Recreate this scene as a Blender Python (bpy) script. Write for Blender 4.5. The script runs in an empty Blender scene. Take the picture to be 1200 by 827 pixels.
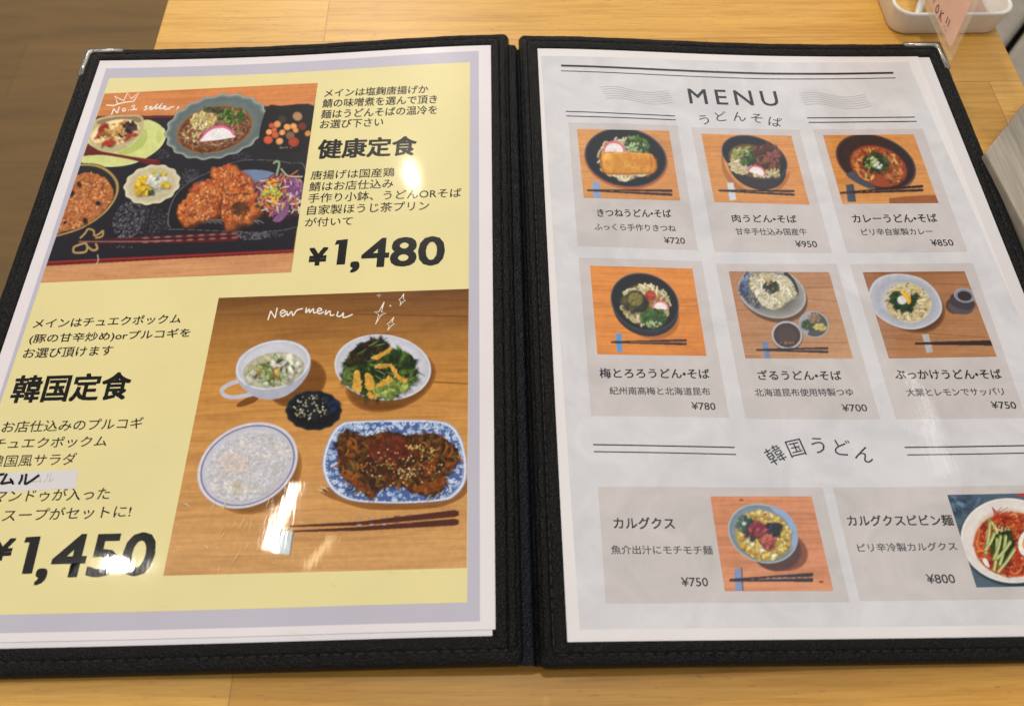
import bpy, bmesh, math, random
import numpy as np
from mathutils import Vector, Matrix

S = bpy.context.scene
COL = S.collection
rnd = random.Random(7)

# ------------------------------------------------------------------ camera
F_PX, IMG_W, IMG_H = 913.587, 1200.0, 827.0
CAM_ROT = (0.5043588, -0.0043769, -0.0186429)
CAM_MM = (-8.701, -45.253, 290.521)
cam = bpy.data.cameras.new('camera')
cam.sensor_width = 36.0
cam.lens = F_PX / IMG_W * 36.0
cam.clip_start, cam.clip_end = 0.01, 60.0
cam.dof.use_dof = True
cam.dof.focus_distance = 0.36
cam.dof.aperture_fstop = 13.0
camo = bpy.data.objects.new('camera', cam)
camo.location = [c * 0.001 for c in CAM_MM]
camo.rotation_euler = CAM_ROT
COL.objects.link(camo)
S.camera = camo

# ------------------------------------------------------------------ world, lamps, exposure
W = bpy.data.worlds.new('World'); S.world = W; W.use_nodes = True
wn = W.node_tree.nodes; wl = W.node_tree.links
bg = wn['Background']; bg.inputs['Strength'].default_value = 0.53
tc = wn.new('ShaderNodeTexCoord'); sep = wn.new('ShaderNodeSeparateXYZ'); cr = wn.new('ShaderNodeValToRGB')
wl.new(tc.outputs['Generated'], sep.inputs[0]); wl.new(sep.outputs['Z'], cr.inputs[0]); wl.new(cr.outputs[0], bg.inputs['Color'])
# a room with lit walls under a darker ceiling
for k, (pos_, c_) in enumerate(((0.0, (0.60, 0.55, 0.48)), (0.22, (1.15, 1.12, 1.07)), (0.60, (1.05, 1.03, 1.01)), (0.78, (0.52, 0.51, 0.50)), (1.0, (0.42, 0.42, 0.42)))):
    e_ = cr.color_ramp.elements[k] if k < 2 else cr.color_ramp.elements.new(pos_)
    e_.position = pos_; e_.color = (*c_, 1)

def lamp(name, loc, watts, size, col):
    l = bpy.data.lights.new(name, 'POINT'); l.energy = watts; l.shadow_soft_size = size; l.color = col
    o = bpy.data.objects.new(name, l); o.location = loc; COL.objects.link(o); return o
def ceiling_lamp(name, loc, sx, sy, radiance, col, turn=0.0):
    l = bpy.data.lights.new(name, 'AREA'); l.shape = 'RECTANGLE'; l.size = sx; l.size_y = sy
    l.energy = radiance * math.pi * sx * sy; l.color = col
    o = bpy.data.objects.new(name, l); o.location = loc; o.rotation_euler = (0, 0, turn); COL.objects.link(o); return o
WARM = (1.0, 0.93, 0.82)
lamp('overhead_lamp', (-0.446, 1.571, 1.50), 32.0, 0.020, WARM)
lamp('overhead_lamp', (-0.28, 1.58, 0.95), 24.0, 0.05, (1.0, 0.92, 0.80))  # added lamp, no known fixture: brightens the far end of the pages
lamp('overhead_lamp', (-0.035, 0.186, 1.50), 20.0, 0.018, WARM)  # added lamp, no known fixture: puts sheen on the leather by the fold
lamp('lamp_shade_glow', (-0.440, 1.580, 1.52), 0.75, 0.050, (1.0, 0.86, 0.45))
lamp('overhead_lamp', (-0.992, 0.417, 1.50), 11.0, 0.017, WARM)
ceiling_lamp('strip_lamp', (-0.733, 0.531, 1.50), 0.015, 0.170, 110, WARM, math.radians(-11))
ceiling_lamp('strip_lamp', (-0.646, 0.440, 1.50), 0.020, 0.085, 14, (1.0, 0.85, 0.5), math.radians(-40))
ceiling_lamp('strip_lamp', (1.140, 0.740, 1.50), 0.016, 0.300, 7, (1.0, 0.99, 0.97), math.radians(3))
ceiling_lamp('ceiling_light_panel', (0.645, 1.05, 1.52), 0.99, 2.5, 0.95, (0.91, 0.955, 1.0))
S.view_settings.view_transform = 'Standard'
S.view_settings.look = 'None'
S.view_settings.exposure = 0.04
S.view_settings.gamma = 1.0
S.cycles.max_bounces = 8

# ------------------------------------------------------------------ the gently bowed sheet surface (millimetres)
BOW_H, BOW_S = 7.93, 105.5
BX = np.linspace(-246.0, 252.0, 84)                    # the surface is folded along these x lines
BZ = BOW_H * np.exp(-(np.abs(BX) / BOW_S) ** 2)
def surf(x):
    return np.interp(x, BX, BZ)
def surf_true(x):
    return surf(x)
def surf_slope(x):
    return -2 * x / BOW_S ** 2 * BOW_H * np.exp(-(x / BOW_S) ** 2)
def rot_mat(rx, ry, rz):
    c, s = math.cos, math.sin
    X = np.array([[1, 0, 0], [0, c(rx), -s(rx)], [0, s(rx), c(rx)]])
    Y = np.array([[c(ry), 0, s(ry)], [0, 1, 0], [-s(ry), 0, c(ry)]])
    Z = np.array([[c(rz), -s(rz), 0], [s(rz), c(rz), 0], [0, 0, 1]])
    return Z @ Y @ X
RM = rot_mat(*CAM_ROT); CM = np.array(CAM_MM)
def at(p, z=None):
    """measured points of the photograph -> millimetres on the bowed sheets (or on the level z)"""
    p = np.atleast_2d(np.asarray(p, float))
    d = np.stack([(p[:, 0] - 600) / F_PX, (413.5 - p[:, 1]) / F_PX, -np.ones(len(p))], 1) @ RM.T
    if z is not None:
        t = (z - CM[2]) / d[:, 2]
        return CM + d * t[:, None]
    zz = np.zeros(len(p))
    for _ in range(40):
        q = CM + d * ((zz - CM[2]) / d[:, 2])[:, None]
        zz = 0.5 * zz + 0.5 * surf(q[:, 0])
    return q

# ------------------------------------------------------------------ colour
def lin(c):
    return tuple((v / 255 / 12.92) if v <= 10 else ((v / 255 + 0.055) / 1.055) ** 2.4 for v in c)
VEIL, GAIN = 0.012, 0.98
def ink(c):                                            # a printed colour as an albedo
    return tuple(max(0.004, (v - VEIL) * GAIN) for v in lin(c))

# ------------------------------------------------------------------ materials
def new_mat(name):
    m = bpy.data.materials.new(name); m.use_nodes = True
    return m, m.node_tree, m.node_tree.nodes['Principled BSDF']
def nd(nt, t, **kw):
    n = nt.nodes.new(t)
    for k, v in kw.items(): setattr(n, k, v)
    return n
def mapped(nt, scale, coord='Object', rot=(0, 0, 0)):
    t = nd(nt, 'ShaderNodeTexCoord'); mp = nd(nt, 'ShaderNodeMapping')
    mp.inputs['Scale'].default_value = scale; mp.inputs['Rotation'].default_value = rot
    nt.links.new(t.outputs[coord], mp.inputs[0]); return mp.outputs[0]
def noise(nt, vec, scale, detail=3.0, rough=0.55, dist=0.0):
    n = nd(nt, 'ShaderNodeTexNoise'); n.inputs['Scale'].default_value = scale; n.inputs['Detail'].default_value = detail
    n.inputs['Roughness'].default_value = rough; n.inputs['Distortion'].default_value = dist
    nt.links.new(vec, n.inputs['Vector']); return n.outputs['Fac']
def ramp(nt, fac, stops):
    r = nd(nt, 'ShaderNodeValToRGB'); e = r.color_ramp.elements
    while len(e) < len(stops): e.new(0.5)
    for el, (p, c) in zip(e, stops): el.position = p; el.color = (*c, 1)
    nt.links.new(fac, r.inputs[0]); return r.outputs[0]
def mix(nt, a, b, fac, mode='MULTIPLY'):
    m = nd(nt, 'ShaderNodeMix', data_type='RGBA', blend_type=mode)
    for sock, v in ((m.inputs[0], fac), (m.inputs[6], a), (m.inputs[7], b)):
        if hasattr(v, 'links'): nt.links.new(v, sock)
        else: sock.default_value = v if isinstance(v, (int, float)) else (*v, 1)
    return m.outputs[2]
def bump(nt, h, strength, dist, normal=None):
    b = nd(nt, 'ShaderNodeBump'); b.inputs['Strength'].default_value = strength; b.inputs['Distance'].default_value = dist
    nt.links.new(h, b.inputs['Height'])
    if normal is not None: nt.links.new(normal, b.inputs['Normal'])
    return b.outputs[0]

def film(nt, b):
    """the clear vinyl over the sheets: a glossy coat, slightly wavy, finely scratched"""
    b.inputs['Coat Weight'].default_value = 1.0
    b.inputs['Coat IOR'].default_value = 1.40
    g = nd(nt, 'ShaderNodeNewGeometry')
    mp = nd(nt, 'ShaderNodeMapping'); mp.inputs['Scale'].default_value = (1, 1, 1)
    nt.links.new(g.outputs['Position'], mp.inputs[0])
    wav = noise(nt, mp.outputs[0], 14.0, 2.0)
    n1 = bump(nt, wav, 0.30, 0.0012)
    mp2 = nd(nt, 'ShaderNodeMapping'); mp2.inputs['Rotation'].default_value = (0, 0, 0.5); mp2.inputs['Scale'].default_value = (900, 70, 1)
    nt.links.new(g.outputs['Position'], mp2.inputs[0])
    scr = noise(nt, mp2.outputs[0], 1.0, 2.0)
    n2 = bump(nt, scr, 0.05, 0.00012, n1)
    nt.links.new(n2, b.inputs['Coat Normal'])
    rr = noise(nt, mp.outputs[0], 60.0, 3.0)
    r = nd(nt, 'ShaderNodeMapRange'); r.inputs[1].default_value = 0.35; r.inputs[2].default_value = 0.75; r.inputs[3].default_value = 0.022; r.inputs[4].default_value = 0.055
    nt.links.new(rr, r.inputs[0]); nt.links.new(r.outputs[0], b.inputs['Coat Roughness'])
    b.inputs['Roughness'].default_value = 0.30
    b.inputs['Specular IOR Level'].default_value = 0.07

def make_print(name, kind):
    m, nt, b = new_mat(name)
    a = nd(nt, 'ShaderNodeVertexColor'); a.layer_name = 'Col'
    c = a.outputs['Color']
    if kind == 'wood':
        v = mapped(nt, (18, 190, 1)); g = noise(nt, v, 1.0, 4.0, 0.6, 1.2)
        c = mix(nt, c, ramp(nt, g, [(0.25, (0.70, 0.64, 0.58)), (0.5, (0.97, 0.96, 0.95)), (0.8, (1.14, 1.17, 1.18))]), 0.85)
        v2 = mapped(nt, (30, 900, 1)); g2 = noise(nt, v2, 1.0, 2.0)
        c = mix(nt, c, ramp(nt, g2, [(0.3, (0.86, 0.84, 0.82)), (0.7, (1.1, 1.1, 1.1))]), 0.7)
    elif kind == 'marble':
        v = mapped(nt, (1, 1, 1)); g = noise(nt, v, 45.0, 5.0, 0.6, 1.0)
        c = mix(nt, c, ramp(nt, g, [(0.32, (0.88, 0.885, 0.895)), (0.5, (0.975, 0.975, 0.98)), (0.68, (1.06, 1.06, 1.06))]), 0.9)
    elif kind == 'food':
        v = mapped(nt, (1, 1, 1)); g = noise(nt, v, 700.0, 2.0)
        c = mix(nt, c, ramp(nt, g, [(0.3, (0.80, 0.79, 0.78)), (0.7, (1.14, 1.14, 1.13))]), 0.6)
    elif kind == 'ceramic':
        v = mapped(nt, (1, 1, 1)); g = noise(nt, v, 120.0, 3.0)
        c = mix(nt, c, ramp(nt, g, [(0.3, (0.93, 0.93, 0.93)), (0.7, (1.04, 1.04, 1.04))]), 0.8)
    elif kind == 'paper':
        v = mapped(nt, (1, 1, 1)); g = noise(nt, v, 25.0, 4.0)
        c = mix(nt, c, ramp(nt, g, [(0.3, (0.95, 0.95, 0.95)), (0.7, (1.03, 1.03, 1.03))]), 0.8)
    nt.links.new(c, b.inputs['Base Color'])
    film(nt, b)
    return m
PRINT = {k: make_print('printed_' + k, k) for k in ('plain', 'wood', 'marble', 'food', 'ceramic', 'paper')}

def make_simple(name, col, rough, metal=0.0, bumps=None, spec=0.5):
    m, nt, b = new_mat(name)
    v = mapped(nt, (1, 1, 1)); g = noise(nt, v, 60.0, 4.0)
    nt.links.new(mix(nt, col, ramp(nt, g, [(0.3, (0.85, 0.85, 0.85)), (0.7, (1.1, 1.1, 1.1))]), 0.7), b.inputs['Base Color'])
    b.inputs['Roughness'].default_value = rough; b.inputs['Metallic'].default_value = metal
    b.inputs['Specular IOR Level'].default_value = spec
    if bumps:
        nt.links.new(bump(nt, noise(nt, v, bumps[0], 3.0), bumps[1], bumps[2]), b.inputs['Normal'])
    return m

def make_leather(name, col):
    m, nt, b = new_mat(name)
    v = mapped(nt, (1, 1, 1))
    vo = nd(nt, 'ShaderNodeTexVoronoi'); vo.inputs['Scale'].default_value = 1300.0; nt.links.new(v, vo.inputs['Vector'])
    fine = noise(nt, v, 1900.0, 3.0, 0.7)
    mid = noise(nt, v, 260.0, 3.0)
    big = noise(nt, v, 60.0, 3.0)
    n1 = bump(nt, vo.outputs['Distance'], 0.8, 0.0006)
    n2 = bump(nt, fine, 0.6, 0.0004, n1)
    n3 = bump(nt, mid, 0.25, 0.0012, n2)
    nt.links.new(bump(nt, big, 0.25, 0.004, n3), b.inputs['Normal'])
    nt.links.new(mix(nt, col, ramp(nt, fine, [(0.3, (0.5, 0.5, 0.5)), (0.7, (1.7, 1.65, 1.55))]), 0.9), b.inputs['Base Color'])
    b.inputs['Roughness'].default_value = 0.33
    b.inputs['Specular IOR Level'].default_value = 0.15
    return m
LEATHER = make_leather('black_leatherette', (0.0036, 0.0035, 0.0034))
NAVY = make_leather('blue_black_cloth', (0.0045, 0.0055, 0.0085))
THREAD = make_simple('black_thread', (0.008, 0.008, 0.008), 0.7)
METAL = make_simple('brushed_metal', (0.46, 0.42, 0.37), 0.25, 1.0, (700.0, 0.25, 0.0004))
WHITE_PLASTIC = make_simple('white_plastic', (0.76, 0.73, 0.68), 0.38)
PAPER = make_simple('white_paper', (0.72, 0.72, 0.73), 0.6)
GREY_SEAT = make_simple('grey_vinyl', (0.30, 0.26, 0.21), 0.6, 0.0, (300.0, 0.2, 0.001))

def make_pine():
    m, nt, b = new_mat('laminated_pine')
    t_ = nd(nt, 'ShaderNodeTexCoord'); m_ = nd(nt, 'ShaderNodeMapping'); m_.inputs['Location'].default_value = (0.105, 0.008, 0); nt.links.new(t_.outputs['Object'], m_.inputs[0]); v = m_.outputs[0]
    br = nd(nt, 'ShaderNodeTexBrick'); nt.links.new(v, br.inputs['Vector'])
    br.offset = 0.41; br.squash = 1.0
    for k, val in (('Scale', 1.0), ('Mortar Size', 0.00025), ('Mortar Smooth', 0.3), ('Bias', 0.0), ('Brick Width', 0.36), ('Row Height', 0.036)): br.inputs[k].default_value = val
    br.inputs['Color1'].default_value = (0.575, 0.290, 0.050, 1); br.inputs['Color2'].default_value = (0.76, 0.445, 0.108, 1); br.inputs['Mortar'].default_value = (0.40, 0.20, 0.06, 1)
    # every stave gets grain of its own: shift the grain by the stave's colour
    sh = nd(nt, 'ShaderNodeVectorMath', operation='MULTIPLY_ADD')
    nt.links.new(br.outputs['Color'], sh.inputs[0]); sh.inputs[1].default_value = (9, 7, 5); nt.links.new(v, sh.inputs[2])
    mp = nd(nt, 'ShaderNodeMapping'); mp.inputs['Scale'].default_value = (9, 170, 1); nt.links.new(sh.outputs[0], mp.inputs[0])
    g1 = noise(nt, mp.outputs[0], 1.0, 4.0, 0.6, 1.1)
    mp2 = nd(nt, 'ShaderNodeMapping'); mp2.inputs['Scale'].default_value = (60, 1400, 1); nt.links.new(sh.outputs[0], mp2.inputs[0])
    g2 = noise(nt, mp2.outputs[0], 1.0, 2.0)
    mp3 = nd(nt, 'ShaderNodeMapping'); mp3.inputs['Scale'].default_value = (190, 1500, 1); nt.links.new(sh.outputs[0], mp3.inputs[0])
    g3 = noise(nt, mp3.outputs[0], 1.0, 1.0)
    c = mix(nt, br.outputs['Color'], ramp(nt, g1, [(0.28, (0.74, 0.64, 0.50)), (0.5, (0.98, 0.97, 0.95)), (0.75, (1.1, 1.12, 1.15))]), 0.9)
    c = mix(nt, c, ramp(nt, g2, [(0.3, (0.88, 0.86, 0.82)), (0.65, (1.06, 1.06, 1.06))]), 0.8)
    c = mix(nt, c, ramp(nt, g3, [(0.24, (0.55, 0.42, 0.30)), (0.31, (1, 1, 1))]), 0.6)
    nt.links.new(c, b.inputs['Base Color'])
    b.inputs['Roughness'].default_value = 0.42; b.inputs['Specular IOR Level'].default_value = 0.35
    nt.links.new(bump(nt, g2, 0.12, 0.0004), b.inputs['Normal'])
    return m
PINE = make_pine()

def make_floor():
    m, nt, b = new_mat('brown_floor_boards')
    v = mapped(nt, (1, 1, 1))
    br = nd(nt, 'ShaderNodeTexBrick'); nt.links.new(v, br.inputs['Vector'])
    for k, val in (('Scale', 1.0), ('Mortar Size', 0.002), ('Mortar Smooth', 0.4), ('Brick Width', 0.9), ('Row Height', 0.15)): br.inputs[k].default_value = val
    br.inputs['Color1'].default_value = (0.200, 0.112, 0.033, 1); br.inputs['Color2'].default_value = (0.176, 0.099, 0.029, 1); br.inputs['Mortar'].default_value = (0.160, 0.090, 0.027, 1)
    g = noise(nt, mapped(nt, (3.5, 22, 1)), 1.0, 5.0, 0.65, 0.8)
    c = mix(nt, br.outputs['Color'], ramp(nt, g, [(0.3, (0.74, 0.72, 0.70)), (0.5, (1, 1, 1)), (0.72, (1.18, 1.16, 1.14))]), 0.9)
    nt.links.new(c, b.inputs['Base Color']); b.inputs['Roughness'].default_value = 0.5
    return m
FLOOR = make_floor()

def make_greywood():
    m, nt, b = new_mat('grey_wood_grain')
    g = noise(nt, mapped(nt, (480, 26, 1), rot=(0, 0, math.radians(-5))), 1.0, 4.0, 0.6, 0.6)
    nt.links.new(ramp(nt, g, [(0.25, (0.24, 0.20, 0.15)), (0.5, (0.33, 0.28, 0.215)), (0.75, (0.40, 0.355, 0.29))]), b.inputs['Base Color'])
    b.inputs['Roughness'].default_value = 0.5
    return m
GREYWOOD = make_greywood()

def make_clear(name, tint, alpha):
    m, nt, b = new_mat(name)
    g = noise(nt, mapped(nt, (1, 1, 1)), 40.0, 2.0)
    nt.links.new(ramp(nt, g, [(0.3, tint), (0.7, tuple(min(1, t * 1.05) for t in tint))]), b.inputs['Base Color'])
    b.inputs['Roughness'].default_value = 0.08; b.inputs['Alpha'].default_value = alpha
    nt.links.new(bump(nt, g, 0.4, 0.002), b.inputs['Normal'])
    return m

# ------------------------------------------------------------------ object helpers
def link(name, me, mat, parent=None):
    o = bpy.data.objects.new(name, me)
    if mat is not None:
        for m in (mat if isinstance(mat, (list, tuple)) else [mat]): me.materials.append(m)
    COL.objects.link(o)
    if parent is not None: o.parent = parent; o.location = -parent.location
    return o
def tag(o, label=None, cat=None, group=None, kind=None):
    for k, v in (('label', label), ('category', cat), ('group', group), ('kind', kind)):
        if v: o[k] = v
    return o
def empty(name, loc_mm):
    o = bpy.data.objects.new(name, None); o.empty_display_size = 0.02
    o.location = [c * 0.001 for c in loc_mm]; COL.objects.link(o); return o
def mesh_mm(V, F, smooth=True):
    me = bpy.data.meshes.new('m'); me.from_pydata([tuple(c * 0.001 for c in v) for v in V], [], F); me.update()
    bm = bmesh.new(); bm.from_mesh(me); bmesh.ops.recalc_face_normals(bm, faces=bm.faces[:]); bm.to_mesh(me); bm.free()
    if smooth:
        for p in me.polygons: p.use_smooth = True
    return me
def bevelled(V, F, w, seg=3):
    bm = bmesh.new(); vs = [bm.verts.new([c * 0.001 for c in v]) for v in V]
    for f in F: bm.faces.new([vs[i] for i in f])
    bmesh.ops.recalc_face_normals(bm, faces=bm.faces[:])
    bmesh.ops.bevel(bm, geom=bm.edges[:], offset=w * 0.001, segments=seg, affect='EDGES', profile=0.5)
    me = bpy.data.meshes.new('m'); bm.to_mesh(me); bm.free(); return me
def prism(pts, z0, z1, w=0.5, seg=2):
    n = len(pts); V = [(x, y, z0) for x, y in pts] + [(x, y, z1) for x, y in pts]
    F = [list(range(n))[::-1], list(range(n, 2 * n))] + [[i, (i + 1) % n, n + (i + 1) % n, n + i] for i in range(n)]
    return bevelled(V, F, w, seg)

# ------------------------------------------------------------------ flat print: shapes drawn in the sheet's plane
KERNEL = [(0, 0), (1, .9), (1, 0), (1, -.9), (0, -.9), (-1, -.9), (-1, 0), (-1, .9), (0, .9), (.5, .45), (-.5, .45), (.5, -.45), (-.5, -.45)]
class Ink:
    """collects flat coloured shapes (measured points), then lays them on the bowed sheet as ONE mesh"""
    lift = [0.06]
    def __init__(s, z=None, crop=(0, 0, 1.0)):
        s.V, s.C, s.F, s.crop, s.fix = [], [], [], crop, z
    def z(s):
        if s.fix is not None: return s.fix
        Ink.lift[0] += 0.004; return Ink.lift[0]
    def px(s, p):
        x0, y0, k = s.crop
        return (x0 + p[0] / k, y0 + p[1] / k)
    def raw(s, pts, cols, faces, z):
        b = len(s.V)
        for p in pts: s.V.append((*s.px(p), z))
        s.C += cols; s.F += [[b + i for i in f] for f in faces]
    def poly(s, pts, col, z=None, smooth=0):
        if smooth: pts = spline(pts, smooth)
        s.raw(pts, [col] * len(pts), [list(range(len(pts)))], s.z() if z is None else z)
    def rings(s, loops, cols, z=None):
        n = len(loops[0]); P = [p for l in loops for p in l]; C = [c for l, c in zip(loops, cols) for _ in l]
        F = [[k * n + i, k * n + (i + 1) % n, (k + 1) * n + (i + 1) % n, (k + 1) * n + i] for k in range(len(loops) - 1) for i in range(n)]
        F.append([(len(loops) - 1) * n + i for i in range(n)])
        s.raw(P, C, F, s.z() if z is None else z)
    def disc(s, cx, cy, a, b, rot, stops, n=48, scal=0, amp=0.0, sh=(0, 0)):
        loops = []
        for t, c in stops:
            L = []
            for i in range(n):
                th = 2 * math.pi * i / n; r = t * (1 + amp * math.cos(scal * th) if scal else 1)
                x, y = a * r * math.cos(th), b * r * math.sin(th); cr_, sr = math.cos(math.radians(rot)), math.sin(math.radians(rot))
                L.append((cx + x * cr_ - y * sr + sh[0] * (1 - t), cy + x * sr + y * cr_ + sh[1] * (1 - t)))
            loops.append(L)
        s.rings(loops, [c for _, c in stops])
    def stroke(s, pts, w, col, z=None, smooth=0, taper=False):
        if smooth: pts = spline(pts, smooth, False)
        P, n = [], len(pts)
        for i, p in enumerate(pts):
            q0, q1 = pts[max(0, i - 1)], pts[min(n - 1, i + 1)]
            dx, dy = q1[0] - q0[0], q1[1] - q0[1]; l = math.hypot(dx, dy) or 1
            k = w / 2 * ((0.35 + 0.65 * math.sin(math.pi * i / (n - 1))) if taper else 1)
            P += [(p[0] - dy / l * k, p[1] + dx / l * k), (p[0] + dy / l * k, p[1] - dx / l * k)]
        cols = col if isinstance(col, list) else [col] * len(P)
        s.raw(P, cols, [[2 * i, 2 * i + 1, 2 * i + 3, 2 * i + 2] for i in range(n - 1)], s.z() if z is None else z)
    def flakes(s, region, n, size, cols, aspect=1.6, jit=0.14, ang=None, sides=7, soft=0.55):
        z0 = s.z(); Ink.lift[0] += 0.01
        mean = tuple(sum(c[i] for c in cols) / len(cols) for i in range(3)); ox, oy = rnd.uniform(0, 99), rnd.uniform(0, 99)
        for k in range(n):
            x, y = region(); r = size * rnd.uniform(0.55, 1.35); a = rnd.uniform(0, math.pi) if ang is None else math.radians(ang + rnd.uniform(-25, 25))
            f = vnoise(x / size / 3.2 + ox, y / size / 3.2 + oy)
            c = cols[min(len(cols) - 1, int(f * len(cols)))] if rnd.random() < .6 else rnd.choice(cols)
            c = jitter(c, jit); c = tuple(v * (.82 + .36 * f) for v in c); rim = blend(c, mean, soft); P = [(x, y)]
            for i in range(sides):
                th = 2 * math.pi * i / sides; u, v = r * aspect ** .5 * math.cos(th) * rnd.uniform(.75, 1.2), r / aspect ** .5 * math.sin(th) * rnd.uniform(.75, 1.2)
                P.append((x + u * math.cos(a) - v * math.sin(a), y + u * math.sin(a) + v * math.cos(a)))
            s.raw(P, [c] + [jitter(rim, .05) for _ in range(sides)], [[0, 1 + i, 1 + (i + 1) % sides] for i in range(sides)], z0 + 0.01 * k / n)
    def noodles(s, region, n, w, cols, length, curl=1.0, jit=0.12):
        z0 = s.z(); Ink.lift[0] += 0.012
        for k in range(n):
            ok = False
            for _ in range(14):
                x, y = region(); a = rnd.uniform(0, 6.28); da = rnd.uniform(-curl, curl); P = [(x, y)]; m = rnd.randint(8, 13); l = length * rnd.uniform(.5, 1.1)
                for i in range(m):
                    a += da + rnd.uniform(-.2, .2); da = da * 0.92 + rnd.uniform(-.15, .15) * curl
                    x += math.cos(a) * l / m; y += math.sin(a) * l / m; P.append((x, y))
                if all(region.inside(p) for p in P): ok = True; break
            if not ok: continue
            c = jitter(rnd.choice(cols), jit); dark = tuple(v * 0.58 for v in c)
            zz = z0 + 0.012 * k / n; P = spline(P, 2, False)
            s.stroke(P, w * 1.5, dark, zz); s.stroke(P, w, c, zz + 0.003 / n); s.stroke([(p[0] - w * .12, p[1] - w * .12) for p in P], w * .4, tuple(min(.9, v * 1.25) for v in c), zz + 0.006 / n)
    def text(s, body, p0, p1, h, col, weight=0.0, z=None, sx=1.0, shear=0.0, p2=None, space=1.0):
        """body's ink box: from bottom-left p0 to bottom-right p1, h tall (measured points)"""
        V, F = glyphs(body, 0.0, space)
        w0, w1 = at([p0])[0, :2], at([p1])[0, :2]
        mid = ((p0[0] + p1[0]) / 2, (p0[1] + p1[1]) / 2)
        hh = at([(mid[0], mid[1] - h)])[0, 1] - at([mid])[0, 1]
        e = (w1 - w0); L = np.linalg.norm(e); e = e / L; u = np.array([-e[1], e[0]])
        P = w0 + V[:, :1] * L * e + V[:, 1:] * hh * u + (V[:, 1:] * hh * shear) * e
        zz = s.z() if z is None else z; r = weight * hh
        P = P * 1.0 if r <= 0 else w0 + (P - w0) * (1 - 2 * r / L) + e * r
        for k in range(13 if r > 0 else 1):              # heavier type: the letters printed again a hair apart
            bx_, by_ = KERNEL[k]
            b = len(s.V)
            for p in P: s.V.append(('mm', p[0] + r * bx_, p[1] + r * by_, zz + k * .0006))
            s.C += [col] * len(P); s.F += [[b + i for i in f] for f in F]
    def glyph_at(s, ch, c, size, rot, col, weight=0.0, z=None):
        V, F = glyphs(ch, 0.0, 1.0, False)
        w = at([c])[0, :2]; k = at([(c[0], c[1] - size / 2)])[0, 1] - at([(c[0], c[1] + size / 2)])[0, 1]
        a = math.radians(rot); lo, hi = V.min(0), V.max(0); Q = (V - (lo + hi) / 2) * k / 0.9
        P = np.stack([Q[:, 0] * math.cos(a) - Q[:, 1] * math.sin(a), Q[:, 0] * math.sin(a) + Q[:, 1] * math.cos(a)], 1) + w
        b = len(s.V); zz = s.z() if z is None else z
        for p in P: s.V.append(('mm', p[0], p[1], zz))
        s.C += [col] * len(P); s.F += [[b + i for i in f] for f in F]
    def build(s, name, mat, parent=None, clip=None):
        n = len(s.V); XY = np.zeros((n, 2)); Z = np.zeros(n)
        pi = [i for i, v in enumerate(s.V) if v[0] != 'mm']
        if pi: XY[pi] = at([s.V[i][:2] for i in pi])[:, :2]
        for i, v in enumerate(s.V):
            if v[0] == 'mm': XY[i] = v[1:3]
            Z[i] = v[-1]
        me = bpy.data.meshes.new(name)
        me.from_pydata([(XY[i, 0], XY[i, 1], Z[i]) for i in range(n)], [], s.F)
        ca = me.color_attributes.new('Col', 'FLOAT_COLOR', 'POINT')
        ca.data.foreach_set('color', np.array([(*c, 1.0) for c in s.C], 'f').ravel())
        bm = bmesh.new(); bm.from_mesh(me)
        if clip is not None:
            q = at(clip)[:, :2]; ctr = q.mean(0)
            for i in range(4):
                a, b_ = q[i], q[(i + 1) % 4]; no = np.array([(b_ - a)[1], -(b_ - a)[0]])
                if no @ (ctr - a) > 0: no = -no
                bmesh.ops.bisect_plane(bm, geom=bm.verts[:] + bm.edges[:] + bm.faces[:], plane_co=(*a, 0), plane_no=(*no, 0), clear_outer=True, dist=1e-6)
        if bm.verts:
            xs = [v.co.x for v in bm.verts]; lo, hi = min(xs), max(xs)
            for bx in BX:
                if lo + .01 < bx < hi - .01:
                    bmesh.ops.bisect_plane(bm, geom=bm.verts[:] + bm.edges[:] + bm.faces[:], plane_co=(bx, 0, 0), plane_no=(1, 0, 0), dist=1e-6)
        bm.normal_update()
        for f in bm.faces:
            if f.normal.z < 0: f.normal_flip()
            f.smooth = True
        bm.to_mesh(me); bm.free()
        m = len(me.vertices); co = np.zeros(m * 3); me.vertices.foreach_get('co', co); co = co.reshape(-1, 3)
        sl = surf_slope(co[:, 0]); co[:, 2] += surf(co[:, 0])
        N = np.stack([-sl, np.zeros(m), np.ones(m)], 1); N /= np.linalg.norm(N, axis=1)[:, None]
        me.vertices.foreach_set('co', (co * 0.001).ravel()); me.update()
        me.normals_split_custom_set_from_vertices([tuple(v) for v in N])
        return link(name, me, mat, parent)

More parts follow.
